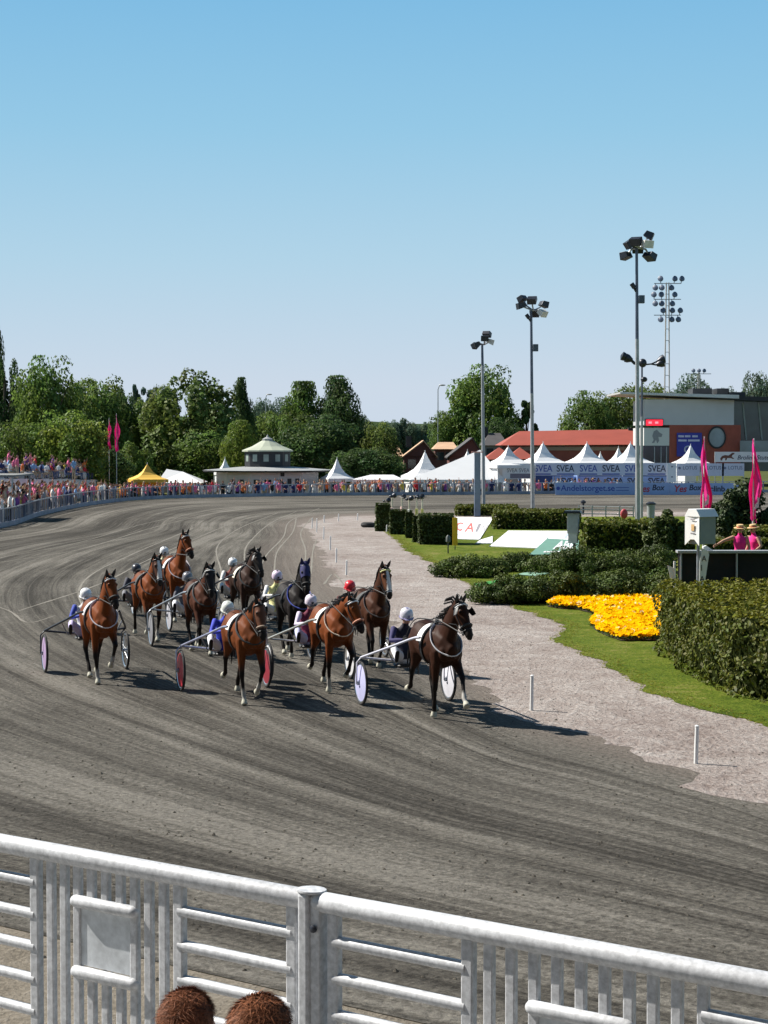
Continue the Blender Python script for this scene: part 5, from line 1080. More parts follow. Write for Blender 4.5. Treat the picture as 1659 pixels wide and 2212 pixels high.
# lower crowd on the left: four rows on a gently rising terrace
def row(C, i0, i1, d, z0, n, where, group, zf=None, skip=0.0):
    for k in range(n):
        f = i0 + (i1 - i0) * (k + rc.uniform(-.3, .3) + .5) / n; i = int(max(i0, min(i1, f))); p = off_curve(C, i, d + rc.uniform(-.2, .2)); a = OC[i] - p
        if rc.random() < skip: continue
        z = zf(f) if zf else z0
        spectator((p.x, p.y, z), math.atan2(a.y, a.x), where, group)
iL0 = next(i for i, p in enumerate(OC) if p.y > 84); iL1 = next(i for i, p in enumerate(OC) if p.y > 133); iR = next(i for i, p in enumerate(OC) if p.x > 7 and p.y > 120)
frac = lambda f: max(0, min(1, (f - iL0) / (iL1 - iL0)))
zrow = lambda r: (lambda f: (.02 + r * .26) * (1 - .75 * frac(f)) + LOW * .5 * frac(f) ** 2 - .06)
for r in range(4): row(OC, iL0, iL1, .75 + r * .72, 0, 40 - r * 3, 'in the packed crowd behind the left bend fence', 'spectators behind the left bend fence', zrow(r))
row(OC, iL1, iR, .9, 0, 62, 'behind the far fence before the tents', 'spectators along the far fence', lambda f: LOW); iS = next(i for i, p in enumerate(OC) if p.x > 21 and p.y > 120); row(OC, iR, iS, 1.0, 0, 22, 'behind the far fence under the frame tent', 'spectators under the frame tent', lambda f: LOW); row(OC, iR, iS, 2.4, 0, 18, 'behind the far fence under the frame tent', 'spectators under the frame tent', lambda f: LOW)
row(OC, iL1, iR, 1.7, 0, 44, 'behind the far fence before the tents', 'spectators along the far fence', lambda f: LOW + .12)
# the raised ground they stand on
tb = MB(); ids = list(range(max(0, iL0 - 25), iL1 + 1, 3)); prev = None
for r in range(5):
    la = [off_curve(OC, i, .5 + r * .72) for i in ids]; lb = [off_curve(OC, i, .5 + (r + 1) * .72 + (.0 if r < 4 else 3)) for i in ids]; zz = [zrow(r)(i) - .0 for i in ids]
    la = [Vector((p.x, p.y, q_)) for p, q_ in zip(la, zz)]; lb = [Vector((p.x, p.y, q_)) for p, q_ in zip(lb, zz)]; tb.strip(la, lb)
    if prev: tb.strip(prev, la)
    prev = lb
tag(tb.build('spectator_terrace', CONC), kind='structure')
lowg = sheet('far_forecourt', [off_curve(OC, i, .5).xy for i in range(iL1 - 2, len(OC), 4)] + [(70, 260), (-60, 260), (-40, 133)], LOW, mat('forecourt_asphalt', (.10, .10, .10), .9, .2, .5)); 
# raised stand behind the lower crowd
sp = lambda a, b, t: Vector(a).lerp(Vector(b), t)
F0, F1 = Vector((-24.9, 100, 2.42)), Vector((-24.2, 152, 1.22)); B0, B1 = Vector((-28.6, 103, 3.10)), Vector((-25.6, 154, 1.30))
st = thing('grandstand', 'low sloping open stand with a back rail behind the lower crowd on the left', 'grandstand', (0, 0, 0))
def quadbox(pts_top, z0): m_ = MB(); n = len(pts_top); m_.add([tuple(p) for p in pts_top] + [(p.x, p.y, z0) for p in pts_top], [tuple(range(n))] + [(i, (i + 1) % n, (i + 1) % n + n, i + n) for i in range(n)]); return m_
SW = mat('stand_wall', (.66, .64, .66), .6, .12, .6); SD = mat('stand_deck', (.30, .30, .31), .8, .2, .8)
for k in range(4):
    a, b = k / 4, (k + 1) / 4; P0, P1, P2, P3 = sp(F0, B0, a), sp(F1, B1, a), sp(F1, B1, b), sp(F0, B0, b); P3 = Vector((P3.x, P3.y, P0.z)); P2 = Vector((P2.x, P2.y, P1.z)); quadbox([P0, P1, P2, P3], -.6).build('tier', SD, st)
m_ = quadbox([F0 + Vector((.06, 0, .04)), F1 + Vector((.06, 0, .04)), F1 + Vector((.005, 0, .04)), F0 + Vector((.005, 0, .04))], -.5); m_.build('front_wall', SW, st)
m_ = MB(); m_.tube([B0 + Vector((0, 0, .95)), B1 + Vector((0, 0, .55))], .045, 8); m_.tube([B0 + Vector((0, 0, .5)), B1 + Vector((0, 0, .28))], .03, 8); m_.build('back_rail', mat('rail_white', (.6, .6, .62), .5), st, smooth=True)
m_ = quadbox([B0 + Vector((-.1, 0, .88)), B1 + Vector((-.1, 0, .5)), B1 + Vector((-.16, 0, .5)), B0 + Vector((-.16, 0, .88))], -.6); m_.build('back_wall', mat('stand_grey', (.34, .34, .37), .7, .15, .6), st)
for k in range(14): p = sp(B0, B1, k / 13); m_ = MB(); m_.tube([p, p + Vector((0, 0, .95 - .4 * k / 13))], .04, 6); m_.build('rail_post', STEEL, st)
for k in range(90):
    t = rc.random() ** .8 * .96; u = rc.choice((0.0, .25, .5, .75)); p = sp(sp(F0, B0, u + .1), sp(F1, B1, u + .1), t); q_ = sp(sp(F0, B0, u), sp(F1, B1, u), t); spectator((p.x, p.y, q_.z), R(-12), 'on the raised stand above the left crowd', 'spectators %s on the raised stand' % ('seated' if (sit_ := rc.random() < .8) else 'standing'), sit_)
aw = thing('awning', 'flat dark awning over the crowd at the left picture edge', 'awning', (0, 0, 0)); p = at(20, 1030, 104); m_ = MB(); m_.box((p.x - 1.0, 103, p.z + .12), (4.2, 5.5, .10)); m_.build('roof', mat('awning_grey', (.20, .20, .19), .7), aw)
for dx, dy in ((-2.9, -2.5), (.9, -2.5), (.9, 2.5), (-2.9, 2.5)): m_ = MB(); m_.tube([(p.x - 1 + dx * .99 + 1, 103 + dy, 0), (p.x - 1 + dx * .99 + 1, 103 + dy, p.z + .08)], .05, 6); m_.build('post', STEEL, aw)

# ------------------------------------------------------------------ tents, pavilion
def px_base(x, D, z=LOW): p = at(x, HY, D); return Vector((p.x, D, z))
def zpx(y, D): return HC - (y - HY) / ppm(D)
def pagoda(label, x, wpx, ypk, yev, D, m=CANVAS, ybot=None, trim=None, closed=True, group='white peaked party tents', name='peaked_tent', rz=.35):
    b = px_base(x, D); r = wpx / ppm(D) / 2 * 1.12; he, hp = zpx(yev, D) - LOW, zpx(ypk, D) - LOW; root = thing(name, label, 'tent', b, rz, group)
    prof = [(r * 1.0, he), (r * .72, he + (hp - he) * .12), (r * .46, he + (hp - he) * .29), (r * .26, he + (hp - he) * .52), (r * .12, he + (hp - he) * .78), (r * .05, he + (hp - he) * .94), (.01, hp)]
    s2 = math.sqrt(2) * .88; prof = [(a * s2, z) for a, z in prof]; m_ = MB()
    nn = 16     # four-cornered sweep with softly curved sides
    vs = []
    for a, z in prof:
        for j in range(nn):
            th = 2 * math.pi * j / nn + math.pi / 4; c_ = max(abs(math.cos(th - 0)), abs(math.sin(th))); vs.append((a * math.cos(th) * (.707 / c_) , a * math.sin(th) * (.707 / c_), z))
    fs = [(i * nn + j, i * nn + (j + 1) % nn, (i + 1) * nn + (j + 1) % nn, (i + 1) * nn + j) for i in range(len(prof) - 1) for j in range(nn)]; m_.add(vs, fs); m_.build('canopy', m, root, fix=True)
    w2 = r * s2 * .707; m_ = MB(); vz = .22 * (hp - he) ** .5
    for sx, sy, ln in ((0, -1, 1), (0, 1, 1), (-1, 0, 0), (1, 0, 0)): m_.box((sx * w2, sy * w2, he - vz / 2), ((2 * w2 if ln else .03), (.03 if ln else 2 * w2 - .04), vz))
    m_.build('valance', trim or m, root)
    for sx in (-1, 1):
        for sy in (-1, 1): m_ = MB(); m_.tube([(sx * w2 * .96, sy * w2 * .96, 0), (sx * w2 * .96, sy * w2 * .96, he - .02)], .04, 6); m_.build('pole', WHITE, root)
    m_ = MB(); m_.tube([(0, 0, hp - .03), (0, 0, hp + .12)], .03, 6, cap='round'); m_.build('finial', WHITE, root)
    if closed:
        m_ = MB(); m_.box((0, w2 * .9, he / 2), (2 * w2 * .93, .03, he - .05)); m_.box((-w2 * .9, 0, he / 2), (.03, 2 * w2 * .8, he - .05)); m_.build('side_wall', m, root)
    return root
YEL = mat('yellow_canvas', (.86, .52, .08), .65, .05, 1.5, transl=.12)
pagoda('yellow peaked tent with a white tip beside the left crowd', 318, 76, 1003, 1035, 153, YEL, group=None)
pagoda('white peaked tent just right of the round pavilion', 728, 60, 991, 1033, 153.5)
pagoda('small white tent tip rising left of the pavilion cupola', 486, 40, 990, 1020, 168)
pagoda('white peaked tent at the left end of the large frame tent', 918, 82, 976, 1028, 160)
pagoda('small white tent tip behind the large frame tent', 1010, 40, 973, 1000, 186)
pagoda('white peaked tent right of the blue-grey pillar', 1098, 92, 965, 1004, 158)
pagoda('white peaked tent behind the start of the banner row', 1173, 88, 957, 1001, 163)
pagoda('white peaked tent over the middle of the banner row', 1268, 86, 957, 1001, 163)
pagoda('narrow white tent tip right of the middle peaked tent', 1297, 34, 978, 1001, 176)
pagoda('smaller white peaked tent left of the tallest floodlight pole', 1336, 50, 967, 1001, 172)
pagoda('white peaked tent half hidden by the tallest floodlight pole', 1362, 84, 957, 1001, 163)
pagoda('white peaked tent below the blue sign of the brick building', 1492, 62, 962, 1000, 166)
def ridge_tent(label, x0, x1, ytop0, ytop1, yev, D, depth, xr0, xr1, group=None):
    k = 1 / ppm(D); b = px_base((x0 + x1) / 2, D); root = thing('frame_tent', label, 'tent', b, 0, group); X0, X1 = (x0 - (x0 + x1) / 2) * k, (x1 - (x0 + x1) / 2) * k; he = zpx(yev, D) - LOW; R0, R1 = (xr0 - (x0 + x1) / 2) * k, (xr1 - (x0 + x1) / 2) * k; h0, h1 = zpx(ytop0, D) - LOW, zpx(ytop1, D) - LOW
    m_ = MB(); m_.add([(X0, 0, he), (X1, 0, he), (X1, depth, he), (X0, depth, he), (R0, depth * .5, h0), (R1, depth * .5, h1)], [(0, 1, 5, 4), (2, 3, 4, 5), (1, 2, 5), (3, 0, 4)]); m_.build('roof', CANVAS, root)
    m_ = MB(); m_.box(((X0 + X1) / 2, -.02, he - .12), (X1 - X0, .03, .24)); m_.build('valance', CANVAS, root)
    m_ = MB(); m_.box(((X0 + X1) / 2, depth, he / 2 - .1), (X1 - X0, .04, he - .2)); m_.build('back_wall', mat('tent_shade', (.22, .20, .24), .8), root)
    n = max(2, int((X1 - X0) / 2.4))
    for i in range(n + 1): m_ = MB(); m_.tube([(X0 + (X1 - X0) * i / n, .05, 0), (X0 + (X1 - X0) * i / n, .05, he - .1)], .045, 6); m_.build('pole', WHITE, root)
ridge_tent('low white ridge tent left of the round pavilion', 338, 436, 1014, 1020, 1043, 154, 5, 352, 388)
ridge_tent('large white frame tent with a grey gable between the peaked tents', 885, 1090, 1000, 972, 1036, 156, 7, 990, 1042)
ridge_tent('long low dark-roofed shelter between the pavilion and the frame tent', 762, 872, 1026, 1026, 1036, 152, 2.5, 800, 850)
# round pavilion with cupola
Dv = 156; b = px_base(578, Dv); k = 1 / ppm(Dv); pv = thing('pavilion', 'round white pavilion with a flat grey roof and dark windowed cupola', 'pavilion', b); Zp = lambda y: zpx(y, Dv) - LOW
PW = mat('pavilion_wall', (.66, .61, .62), .7, .08, .8); RG = mat('pavilion_roof', (.30, .31, .31), .6, .12, .6); DK = mat('dark_trim', (.022, .024, .028), .6, .3, 2)
m_ = MB(); m_.lathe([(112 * k, 0), (112 * k, Zp(1019))], 12, ph=.26); m_.build('wall', PW, pv)
m_ = MB(); m_.lathe([(140 * k, Zp(1018.5)), (142 * k, Zp(1015))], 12, ph=.26); m_.build('eaves', DK, pv)
m_ = MB(); m_.lathe([(141.5 * k, Zp(1015)), (56 * k, Zp(1008))], 12, ph=.26); m_.build('lower_roof', RG, pv)
m_ = MB(); m_.lathe([(50 * k, Zp(1008)), (50 * k, Zp(974))], 12, ph=.26); cup = m_.build('cupola', DK, pv)
for i in range(12):
    a = .26 + 2 * math.pi * (i + .5) / 12; rr = 50 * k * math.cos(math.pi / 12) + .012; m_ = MB(); m_.box((rr * math.cos(a), rr * math.sin(a), Zp(989)), (.02, 11 * k, 15 * k), a); m_.build('window', mat('pavilion_glass', (.30, .36, .33), .1, .4, .5), cup)
m_ = MB(); m_.lathe([(56 * k, Zp(975.5)), (56 * k, Zp(972.5)), (34 * k, Zp(964)), (13 * k, Zp(952))], 12, ph=.26); m_.build('upper_roof', mat('cupola_roof', (.40, .43, .33), .6, .1, .8), pv)
m_ = MB(); m_.lathe([(11 * k, Zp(952)), (11 * k, Zp(948)), (3 * k, Zp(944)), (.4 * k, Zp(938))], 12); m_.build('lantern', RG, pv)
for i, (a, w_, y0, y1) in enumerate(((-2.25, 12, 1046, 1034), (-2.05, 14, 1046, 1034), (-1.72, 12, 1046, 1034), (-1.5, 14, 1046, 1034), (-1.28, 12, 1046, 1034), (-1.07, 9, 1048, 1032), (-.9, 9, 1048, 1032), (-1.22, 9, 1027, 1019.6))):
    j = math.floor((a - .26) / (math.pi / 6)); am = .26 + (j + .5) * math.pi / 6; rr = 112 * k * math.cos(math.pi / 12) / math.cos(a - am) + .015; m_ = MB(); m_.box((rr * math.cos(a), rr * math.sin(a), (Zp(y0) + Zp(y1)) / 2), (.03, w_ * k, Zp(y1) - Zp(y0)), am); m_.build('window', DK, pv)

# ------------------------------------------------------------------ banner row, sponsors' booth
FT = [p for p in OC if p.y > 120 and p.x > -5]
def face_z(x, D): return math.atan2(0, 1)
def banner(name, label, x0, x1, y0, y1, D, m, cat='banner', group=None, thick=.05, posts=True):
    k = 1 / ppm(D); b = px_base(x0, D, 0.0); root = thing(name, label, cat, b, 0, group); W_ = (x1 - x0) * k; z0, z1 = zpx(y1, D), zpx(y0, D)
    m_ = MB(); m_.box((W_ / 2, 0, (z0 + z1) / 2), (W_, thick, z1 - z0)); m_.build('cloth', m, root)
    if posts:
        for x in (.05, W_ - .05): m_ = MB(); m_.tube([(x, thick, LOW), (x, thick, z1)], .04, 6); m_.build('post', STEEL, root)
    return root, k, lambda x, y: Vector(((x - x0) * k, -thick / 2 - .004, zpx(y, D)))
PALEB = mat('banner_pale', (.62, .64, .74), .6, .06, .8); BLUEB = mat('banner_blue', (.24, .36, .66), .6, .08, .8); SKYB = mat('banner_skyblue', (.30, .42, .68), .55, .08, .8); INK = mat('ink_dark', (.03, .035, .07), .6); INKB = mat('ink_blue', (.05, .09, .38), .6); REDI = mat('ink_red', (.48, .03, .05), .6)
Db = 157
r_, k, f = banner('sponsor_canopy', 'pale canopy banner repeating the word SVEA in dark letters', 1150, 1446, 1000, 1027, Db, PALEB)
for i, x in enumerate((1155, 1202, 1252, 1301, 1350, 1400)): lettering('SVEA', 20 * k, INKB if i % 2 == 0 else INK, r_, f(x, 1018.5), sx=.86, bold=.01, depth=.004)
for x in (1152, 1203, 1252, 1301, 1350, 1399): m_ = MB(); p = f(x, 1024); m_.box((p.x + 19 * k, p.y, p.z), (38 * k, .008, 2.6 * k)); m_.build('stripe', INKB, r_)
r_, k, f = banner('sponsor_counter', 'blue booth wall with big dark SVEA letters under the canopy', 1194, 1443, 1029, 1047, 158.5, BLUEB, posts=False)
for x in (1212, 1262, 1310, 1355, 1400): lettering('SVEA', 17 * k, INK, r_, f(x, 1044), sx=.95, bold=.02, depth=.004)
bt = thing('booth', 'deep blue booth room behind the canopy banner', 'booth', px_base(1297, 161)); k = 1 / ppm(161); m_ = MB(); m_.box((0, 0, 1.0), (300 * k, .1, 2.0)); m_.build('back_wall', mat('booth_blue', (.05, .08, .24), .6, .3, .7), bt)
for x in (1120, 1240): m_ = MB(); m_.box(((x - 1297) * k, -1.6, 1.0), (.07, 3, 2.0)); m_.build('side_wall', BLUEB, bt)
r_, k, f = banner('tent_sign', 'white tent front carrying two small grey SVEA signs', 1086, 1148, 1001, 1034, 156.5, mat('tent_white', (.80, .80, .80), .7, .03, 1), posts=False)
for x in (1095, 1121): lettering('SVEA', 12 * k, mat('ink_grey', (.25, .25, .27), .6), r_, f(x, 1020), sx=.85, bold=.005)
m_ = MB(); p = f(1102, 1033); m_.box((p.x + 22 * k, p.y, p.z + 5 * k), (44 * k, .01, 10 * k)); m_.build('opening', mat('tent_shade', (.22, .20, .24), .8), r_)
Dn = 151.5
ADS = thing('trackside_banner', 'blue trackside banner reading Andelstorget.se on the far fence', 'banner', px_base(1200, Dn, 0))
def track_banner(root, x0, x1, m):
    k = 1 / ppm(Dn); W_ = (x1 - x0) * k; m_ = MB(); m_.box((W_ / 2, 0, .50), (W_, .06, 1.0)); m_.build('board', m, root); return k, lambda x, z: Vector(((x - x0) * k, -.036, z))
k, f = track_banner(ADS, 1200, 1366, SKYB); lettering('Andelstorget.se', .70, INKB, ADS, f(1212, .34), sx=1.02, depth=.004, bold=.008); m_ = MB(); m_.lathe([(.16, 0), (.16, .01)], 10, f(1206, .55), M=Matrix.Rotation(math.pi / 2, 3, 'X')); m_.build('emblem', INKB, ADS)
for z in (.62, .38): m_ = MB(); p = f(1345, z); m_.box((p.x, p.y, z), (28 * k, .008, .05)); m_.build('small_text', INKB, ADS)
for lab, x0, x1 in (('blue trackside banner reading YesBox right of the tallest floodlight pole', 1366.5, 1446), ('blue trackside banner reading YesBox behind the pink flag', 1446.5, 1526)):
    r_ = thing('trackside_banner', lab, 'banner', px_base(x0, Dn, 0)); k, f = track_banner(r_, x0, x1, SKYB); lettering('Yes', .78, REDI, r_, f(x0 + 9, .26), sx=.95, shear=.2, bold=.015); lettering('Box', .66, INK, r_, f(x0 + 42, .40), sx=.95, shear=.2, bold=.015)
r_ = thing('trackside_banner', 'blue trackside banner starting with elin at the right', 'banner', px_base(1527, Dn, 0)); k, f = track_banner(r_, 1527, 1600, SKYB); lettering('elinb', .66, INK, r_, f(1534, .30), bold=.02)
for lab, x0 in (('pale banner reading LOTUS beside the white panel', 1462), ('pale banner reading LOTUS behind the pink flag', 1514), ('pale banner reading LOTUS at the right end of the row', 1560)):
    r_, k, f = banner('lotus_banner', lab, x0, x0 + (50 if x0 < 1550 else 48), 1001, 1028, 157, PALEB, group=None); lettering('LOTUS', 11 * k, mat('ink_slate', (.16, .18, .26), .6), r_, f(x0 + 13, 1014), sx=.92, bold=.004); m_ = MB(); m_.lathe([(3 * k, 0), (3 * k, .01)], 10, f(x0 + 6, 1011), M=Matrix.Rotation(math.pi / 2, 3, 'X')); m_.build('emblem', mat('ink_slate', (.16, .18, .26), .6), r_)
r_, k, f = banner('white_panel', 'upright white panel between the SVEA and LOTUS banners', 1441, 1461, 1000, 1042, 155.5, WHITE, posts=False)
for zy in (1008, 1030): m_ = MB(); p = f(1452, zy); m_.box((p.x, p.y, p.z), (4 * k, .008, 3 * k)); m_.build('mark', mat('ink_grey', (.25, .25, .27), .6), r_)
r_, k, f = banner('stud_banner', 'white banner with a brown running horse at the right edge', 1544, 1680, 976, 998, 160, mat('banner_cream', (.72, .71, .70), .6, .05, 1))
hs = [(1557, 995), (1556, 990), (1560, 985), (1566, 983), (1574, 984), (1578, 981), (1582, 978), (1587, 978.5), (1586, 981), (1582, 983), (1581, 987), (1586, 990), (1584, 991.5), (1578, 989.5), (1571, 989.5), (1569, 994.5), (1566.5, 994.5), (1567, 989.5), (1562, 989.5), (1559, 995)]
m_ = MB(); m_.prism([f(*q_) for q_ in hs], (0, -.004, 0)); m_.build('horse_emblem', mat('ink_brown', (.14, .05, .03), .6), r_); lettering('Broline Stuteri', 13 * k, INK, r_, f(1592, 992.5), shear=.3, bold=.006)

# ------------------------------------------------------------------ buildings
Dm = 185; km = 1 / ppm(Dm); cx = 1520; mb_ = thing('main_building', 'modern track building with grey-white upper panels, brick base and glass wing', 'building', px_base(cx, Dm)); Q = lambda x, y, dy=0.0: Vector(((x - cx) * km, dy, zpx(y, Dm) - LOW))
def wall(nm, m, x0, x1, y0, y1, dy=0.0, th=8.0): a, b = Q(x0, y1), Q(x1, y0); m_ = MB(); m_.box(((a.x + b.x) / 2, dy + th / 2, (a.z + b.z) / 2), (b.x - a.x, th, b.z - a.z)); return m_.build(nm, m, mb_)
PAN = mat('panel_cladding', (.55, .55, .58), .45, .06, .4); BRK = mat('red_brick', (.36, .085, .055), .75, .15, 1.2); GREEN = mat('green_glass', (.045, .075, .075), .1, .5, .3)
wall('upper_panel', PAN, 1391, 1585, 863, 918); wall('brick_wall', BRK, 1446, 1600, 918.2, 1018, .02); wall('left_wall', mat('dark_glazing', (.02, .024, .05), .15, .4, .5), 1391, 1445.8, 963, 1018, .03); wall('white_sign_wall', mat('sign_panel', (.66, .66, .64), .5, .05, .5), 1391, 1445.8, 924, 962.6, .01)
wall('glass_wing', GREEN, 1585.3, 1760, 866, 1018, .6)
wall('glass_rail', mat('glass_rail', (.20, .24, .25), .1, .3, .4), 1596, 1760, 952, 976, -.6, .08)
m_ = MB(); a = Q(1335, 852); b = Q(1586, 862); m_.prism([Q(1335, 848, -1.4), Q(1336, 851.5, -1.4), Q(1590, 862, -1.4), Q(1590, 854, -1.4)], (0, 11, 0)); m_.build('roof_slab', mat('roof_white', (.62, .62, .62), .5, .08, .6), mb_)
m_ = MB(); m_.prism([Q(1520, 862.5, -1.2), Q(1760, 872, -1.2), Q(1760, 862, -1.2), Q(1588, 856, -1.2)], (0, 10, 0)); m_.build('dark_roof', DK, mb_)
for x0, x1, y0 in ((1503, 1545, 838), (1556, 1582, 838), (1580, 1618, 846)): wall('roof_unit', DK, x0, x1, y0, 856, 2.0, 3.0)
for x in (1606, 1640, 1668): m_ = MB(); m_.tube([Q(x, 870, .5), Q(x + 8, 950, .5)], .09, 6); m_.build('glazing_strut', mat('strut', (.25, .30, .28), .4), mb_)
for x in (1414, 1428, 1440): m_ = MB(); m_.box(Q(x, 990, -.02), (.08, .05, 2.4)); m_.build('mullion', STEEL, mb_)
m_ = MB(); c_ = Q(1548, 945, -.04); m_.lathe([(19.5 * km, 0), (19.5 * km, .12), (16.5 * km, .13)], 28, c_, M=Matrix.Rotation(math.pi / 2, 3, 'X') @ Matrix.Scale(1.25, 3, Vector((0, 1, 0))), cap=False); rw_ = m_.build('round_window', DK, mb_); m_ = MB(); m_.lathe([(17.5 * km, 0), (17.5 * km, .05)], 28, c_, M=Matrix.Rotation(math.pi / 2, 3, 'X') @ Matrix.Scale(1.25, 3, Vector((0, 1, 0)))); m_.build('pane', mat('window_glass', (.22, .27, .30), .12, .3, .4), rw_)
m_ = MB(); hs2 = [(1408, 957), (1412, 950), (1409, 942), (1412, 932), (1419, 928), (1424, 934), (1431, 938), (1429, 944), (1422, 944), (1424, 952), (1420, 958), (1417, 950), (1413, 957)]; m_.prism([Q(x, y, -.002) for x, y in hs2], (0, -.004, 0)); m_.build('horse_head_emblem', mat('emblem_grey', (.28, .28, .30), .6), mb_)
led = thing('scoreboard', 'red lit display board on the track building wall', 'display board', px_base(1413, Dm - .15)); m_ = MB(); z_ = zpx(913, Dm) - LOW; m_.box((0, 0, z_), (38 * km, .14, 16 * km)); m_.build('casing', DK, led)
mm_, nn_, bb_ = new_mat('led_red'); bb_.inputs['Base Color'].default_value = (.5, .01, .02, 1); bb_.inputs['Emission Color'].default_value = (1, .03, .06, 1); bb_.inputs['Emission Strength'].default_value = .75
m_ = MB(); m_.box((0, -.075, z_), (36 * km, .02, 13 * km)); m_.build('display', mm_, led); mm2, nn2, bb2 = new_mat('led_bright'); bb2.inputs['Base Color'].default_value = (.8, .2, .25, 1); bb2.inputs['Emission Color'].default_value = (1, .25, .3, 1); bb2.inputs['Emission Strength'].default_value = .8
for x_ in (-9, 5): m_ = MB(); m_.box((x_ * km, -.092, z_), (7 * km, .01, 4.5 * km)); m_.build('lit_digits', mm2, led)
bs = thing('blue_sign', 'square blue sign with white lines and a white logo on the brick wall', 'sign', px_base(1489, Dm - .12)); zz = lambda y: zpx(y, Dm) - LOW; m_ = MB(); m_.box((0, 0, (zz(935) + zz(986)) / 2), (54 * km, .10, zz(935) - zz(986))); m_.build('board', mat('sign_blue', (.035, .04, .36), .5, .1, .8), bs)
PW2 = mat('sign_pale', (.62, .60, .78), .5)
for y, ws in ((942.5, ((-24, -12), (-10, 2), (6, 18))), (951.5, ((-24, -6), (-3, 22)))):
    for xa, xb in ws: m_ = MB(); m_.box(((xa + xb) / 2 * km, -.054, zz(y)), ((xb - xa) * km, .012, 4.2 * km)); m_.build('faded_line', PW2, bs)
m_ = MB(); m_.tube([(7 * km * math.cos(a) - 3 * km, -.055, zz(971) + 7 * km * math.sin(a)) for a in [i * .35 + .8 for i in range(15)]], 1.8 * km, 6); m_.build('logo', PW2, bs)
# red-roofed hall
Dh = 196; kh = 1 / ppm(Dh); rh = thing('red_roof_hall', 'long hall with a red hipped roof behind the white tents', 'building', px_base(1230, Dh)); q_ = lambda x, y, dy=0: Vector(((x - 1230) * kh, dy, zpx(y, Dh) - LOW)); RT = mat('red_roof', (.31, .060, .036), .7, .10, .5); RW_ = mat('red_wall', (.26, .07, .05), .75, .12, .6)
m_ = MB(); m_.add([q_(1080, 962, -.6), q_(1420, 960, -.6), q_(1420, 960, 9), q_(1080, 962, 9), q_(1128, 931, 4), q_(1420, 926, 4)], [(0, 1, 5, 4), (2, 3, 4, 5), (3, 0, 4), (1, 2, 5)]); m_.build('roof', RT, rh)
m_ = MB(); a, b = q_(1095, 1016), q_(1410, 962); m_.box(((a.x + b.x) / 2, 4.2, b.z / 2), (b.x - a.x, 8, b.z)); m_.build('wall', RW_, rh)
for x in (1208, 1272, 1330): m_ = MB(); m_.box(q_(x, 966.5, .17), (28 * kh, .06, 6 * kh)); m_.build('window', DK, rh)
m_ = MB(); m_.box(q_(1250, 969, .16), (300 * kh, .05, 8 * kh)); m_.build('frieze', mat('frieze_tan', (.36, .27, .20), .7), rh)
for x0, x1, xp in ((1040, 1110, 1060), (1088, 1150, 1105)): m_ = MB(); m_.add([q_(x0, 992, -4.5), q_(x1, 990, -4.5), q_(x1, 990, 0), q_(x0, 992, 0), q_((x0 + x1) / 2, 966, -2.5), q_((x0 + x1) / 2 + 6, 966, 2)], [(0, 1, 4), (1, 2, 5, 4), (2, 3, 5), (3, 0, 4, 5)]); m_.build('side_roof', RT, rh); m_ = MB(); a = q_((x0 + x1) / 2, 991, -2.2); m_.box((a.x, -2.2, a.z / 2), ((x1 - x0) * kh * .9, 4, a.z)); m_.build('side_wall', mat('brown_wall', (.12, .06, .05), .8), rh)
m_ = MB(); m_.box(q_(1375, 927, 4), (16 * kh, .8, 7 * kh)); m_.build('chimney', DK, rh)
def house(label, x0, x1, ye, yr, D, xr0, xr1, roofm, wallm, depth=8, gable=False, chim=None):
    k = 1 / ppm(D); xm = (x0 + x1) / 2; root = thing('house', label, 'house', px_base(xm, D)); q = lambda x, y, dy=0: Vector(((x - xm) * k, dy, zpx(y, D) - LOW))
    if gable:
        m_ = MB(); m_.prism([q(x0 + 4, ye, 0), q(x1 - 4, ye, 0), q(xr0, yr + 3, 0)], (0, depth, 0)); m_.build('gable', wallm, root)
        for a, s in ((x0, -1), (x1, 1)): m_ = MB(); m_.prism([q(a, ye + 2, -.5), q(xr0, yr, -.5), q(xr0, yr + 3, -.5), q(a, ye + 5, -.5)], (0, depth + 1, 0)); m_.build('roof', roofm, root)
    else:
        m_ = MB(); m_.add([q(x0, ye, -.5), q(x1, ye, -.5), q(x1, ye, depth), q(x0, ye, depth), q(xr0, yr, depth / 2), q(xr1, yr, depth / 2)], [(0, 1, 5, 4), (2, 3, 4, 5), (3, 0, 4), (1, 2, 5)]); m_.build('roof', roofm, root)
    a, b = q(x0 + 5, ye), q(x1 - 5, ye); m_ = MB(); m_.box(((a.x + b.x) / 2, depth / 2, a.z / 2), (b.x - a.x, depth - .4, a.z - .02)); w_ = m_.build('wall', wallm, root)
    for t in (.25, .7): m_ = MB(); m_.box((a.x + (b.x - a.x) * t, .19, a.z - .9), (.9, .05, 1.0)); m_.build('window', GLASS, w_)
    if chim: m_ = MB(); m_.box(q(chim, yr - 1, depth / 2), (.7, .7, 1.4)); m_.build('chimney', DK, root)
TAN = mat('tan_tiles', (.52, .33, .20), .75, .15, .7); DRK = mat('dark_tiles', (.06, .055, .055), .75, .2, .7); BRW = mat('barn_red', (.13, .05, .045), .8, .15, .6); BGE = mat('beige_wall', (.42, .33, .24), .8, .1, .5)
house('tan-roofed house with a rounded dark gable left of the large frame tent', 868, 946, 985, 951, 205, 915, 915, TAN, BRW, gable=True)
house('wide tan-roofed house behind the barn gable', 935, 990, 970, 955, 225, 948, 982, TAN, BRW, chim=884)
house('dark red barn with a steep dark gable roof', 966, 1048, 985, 945, 200, 1020, 1020, DRK, BRW, gable=True)
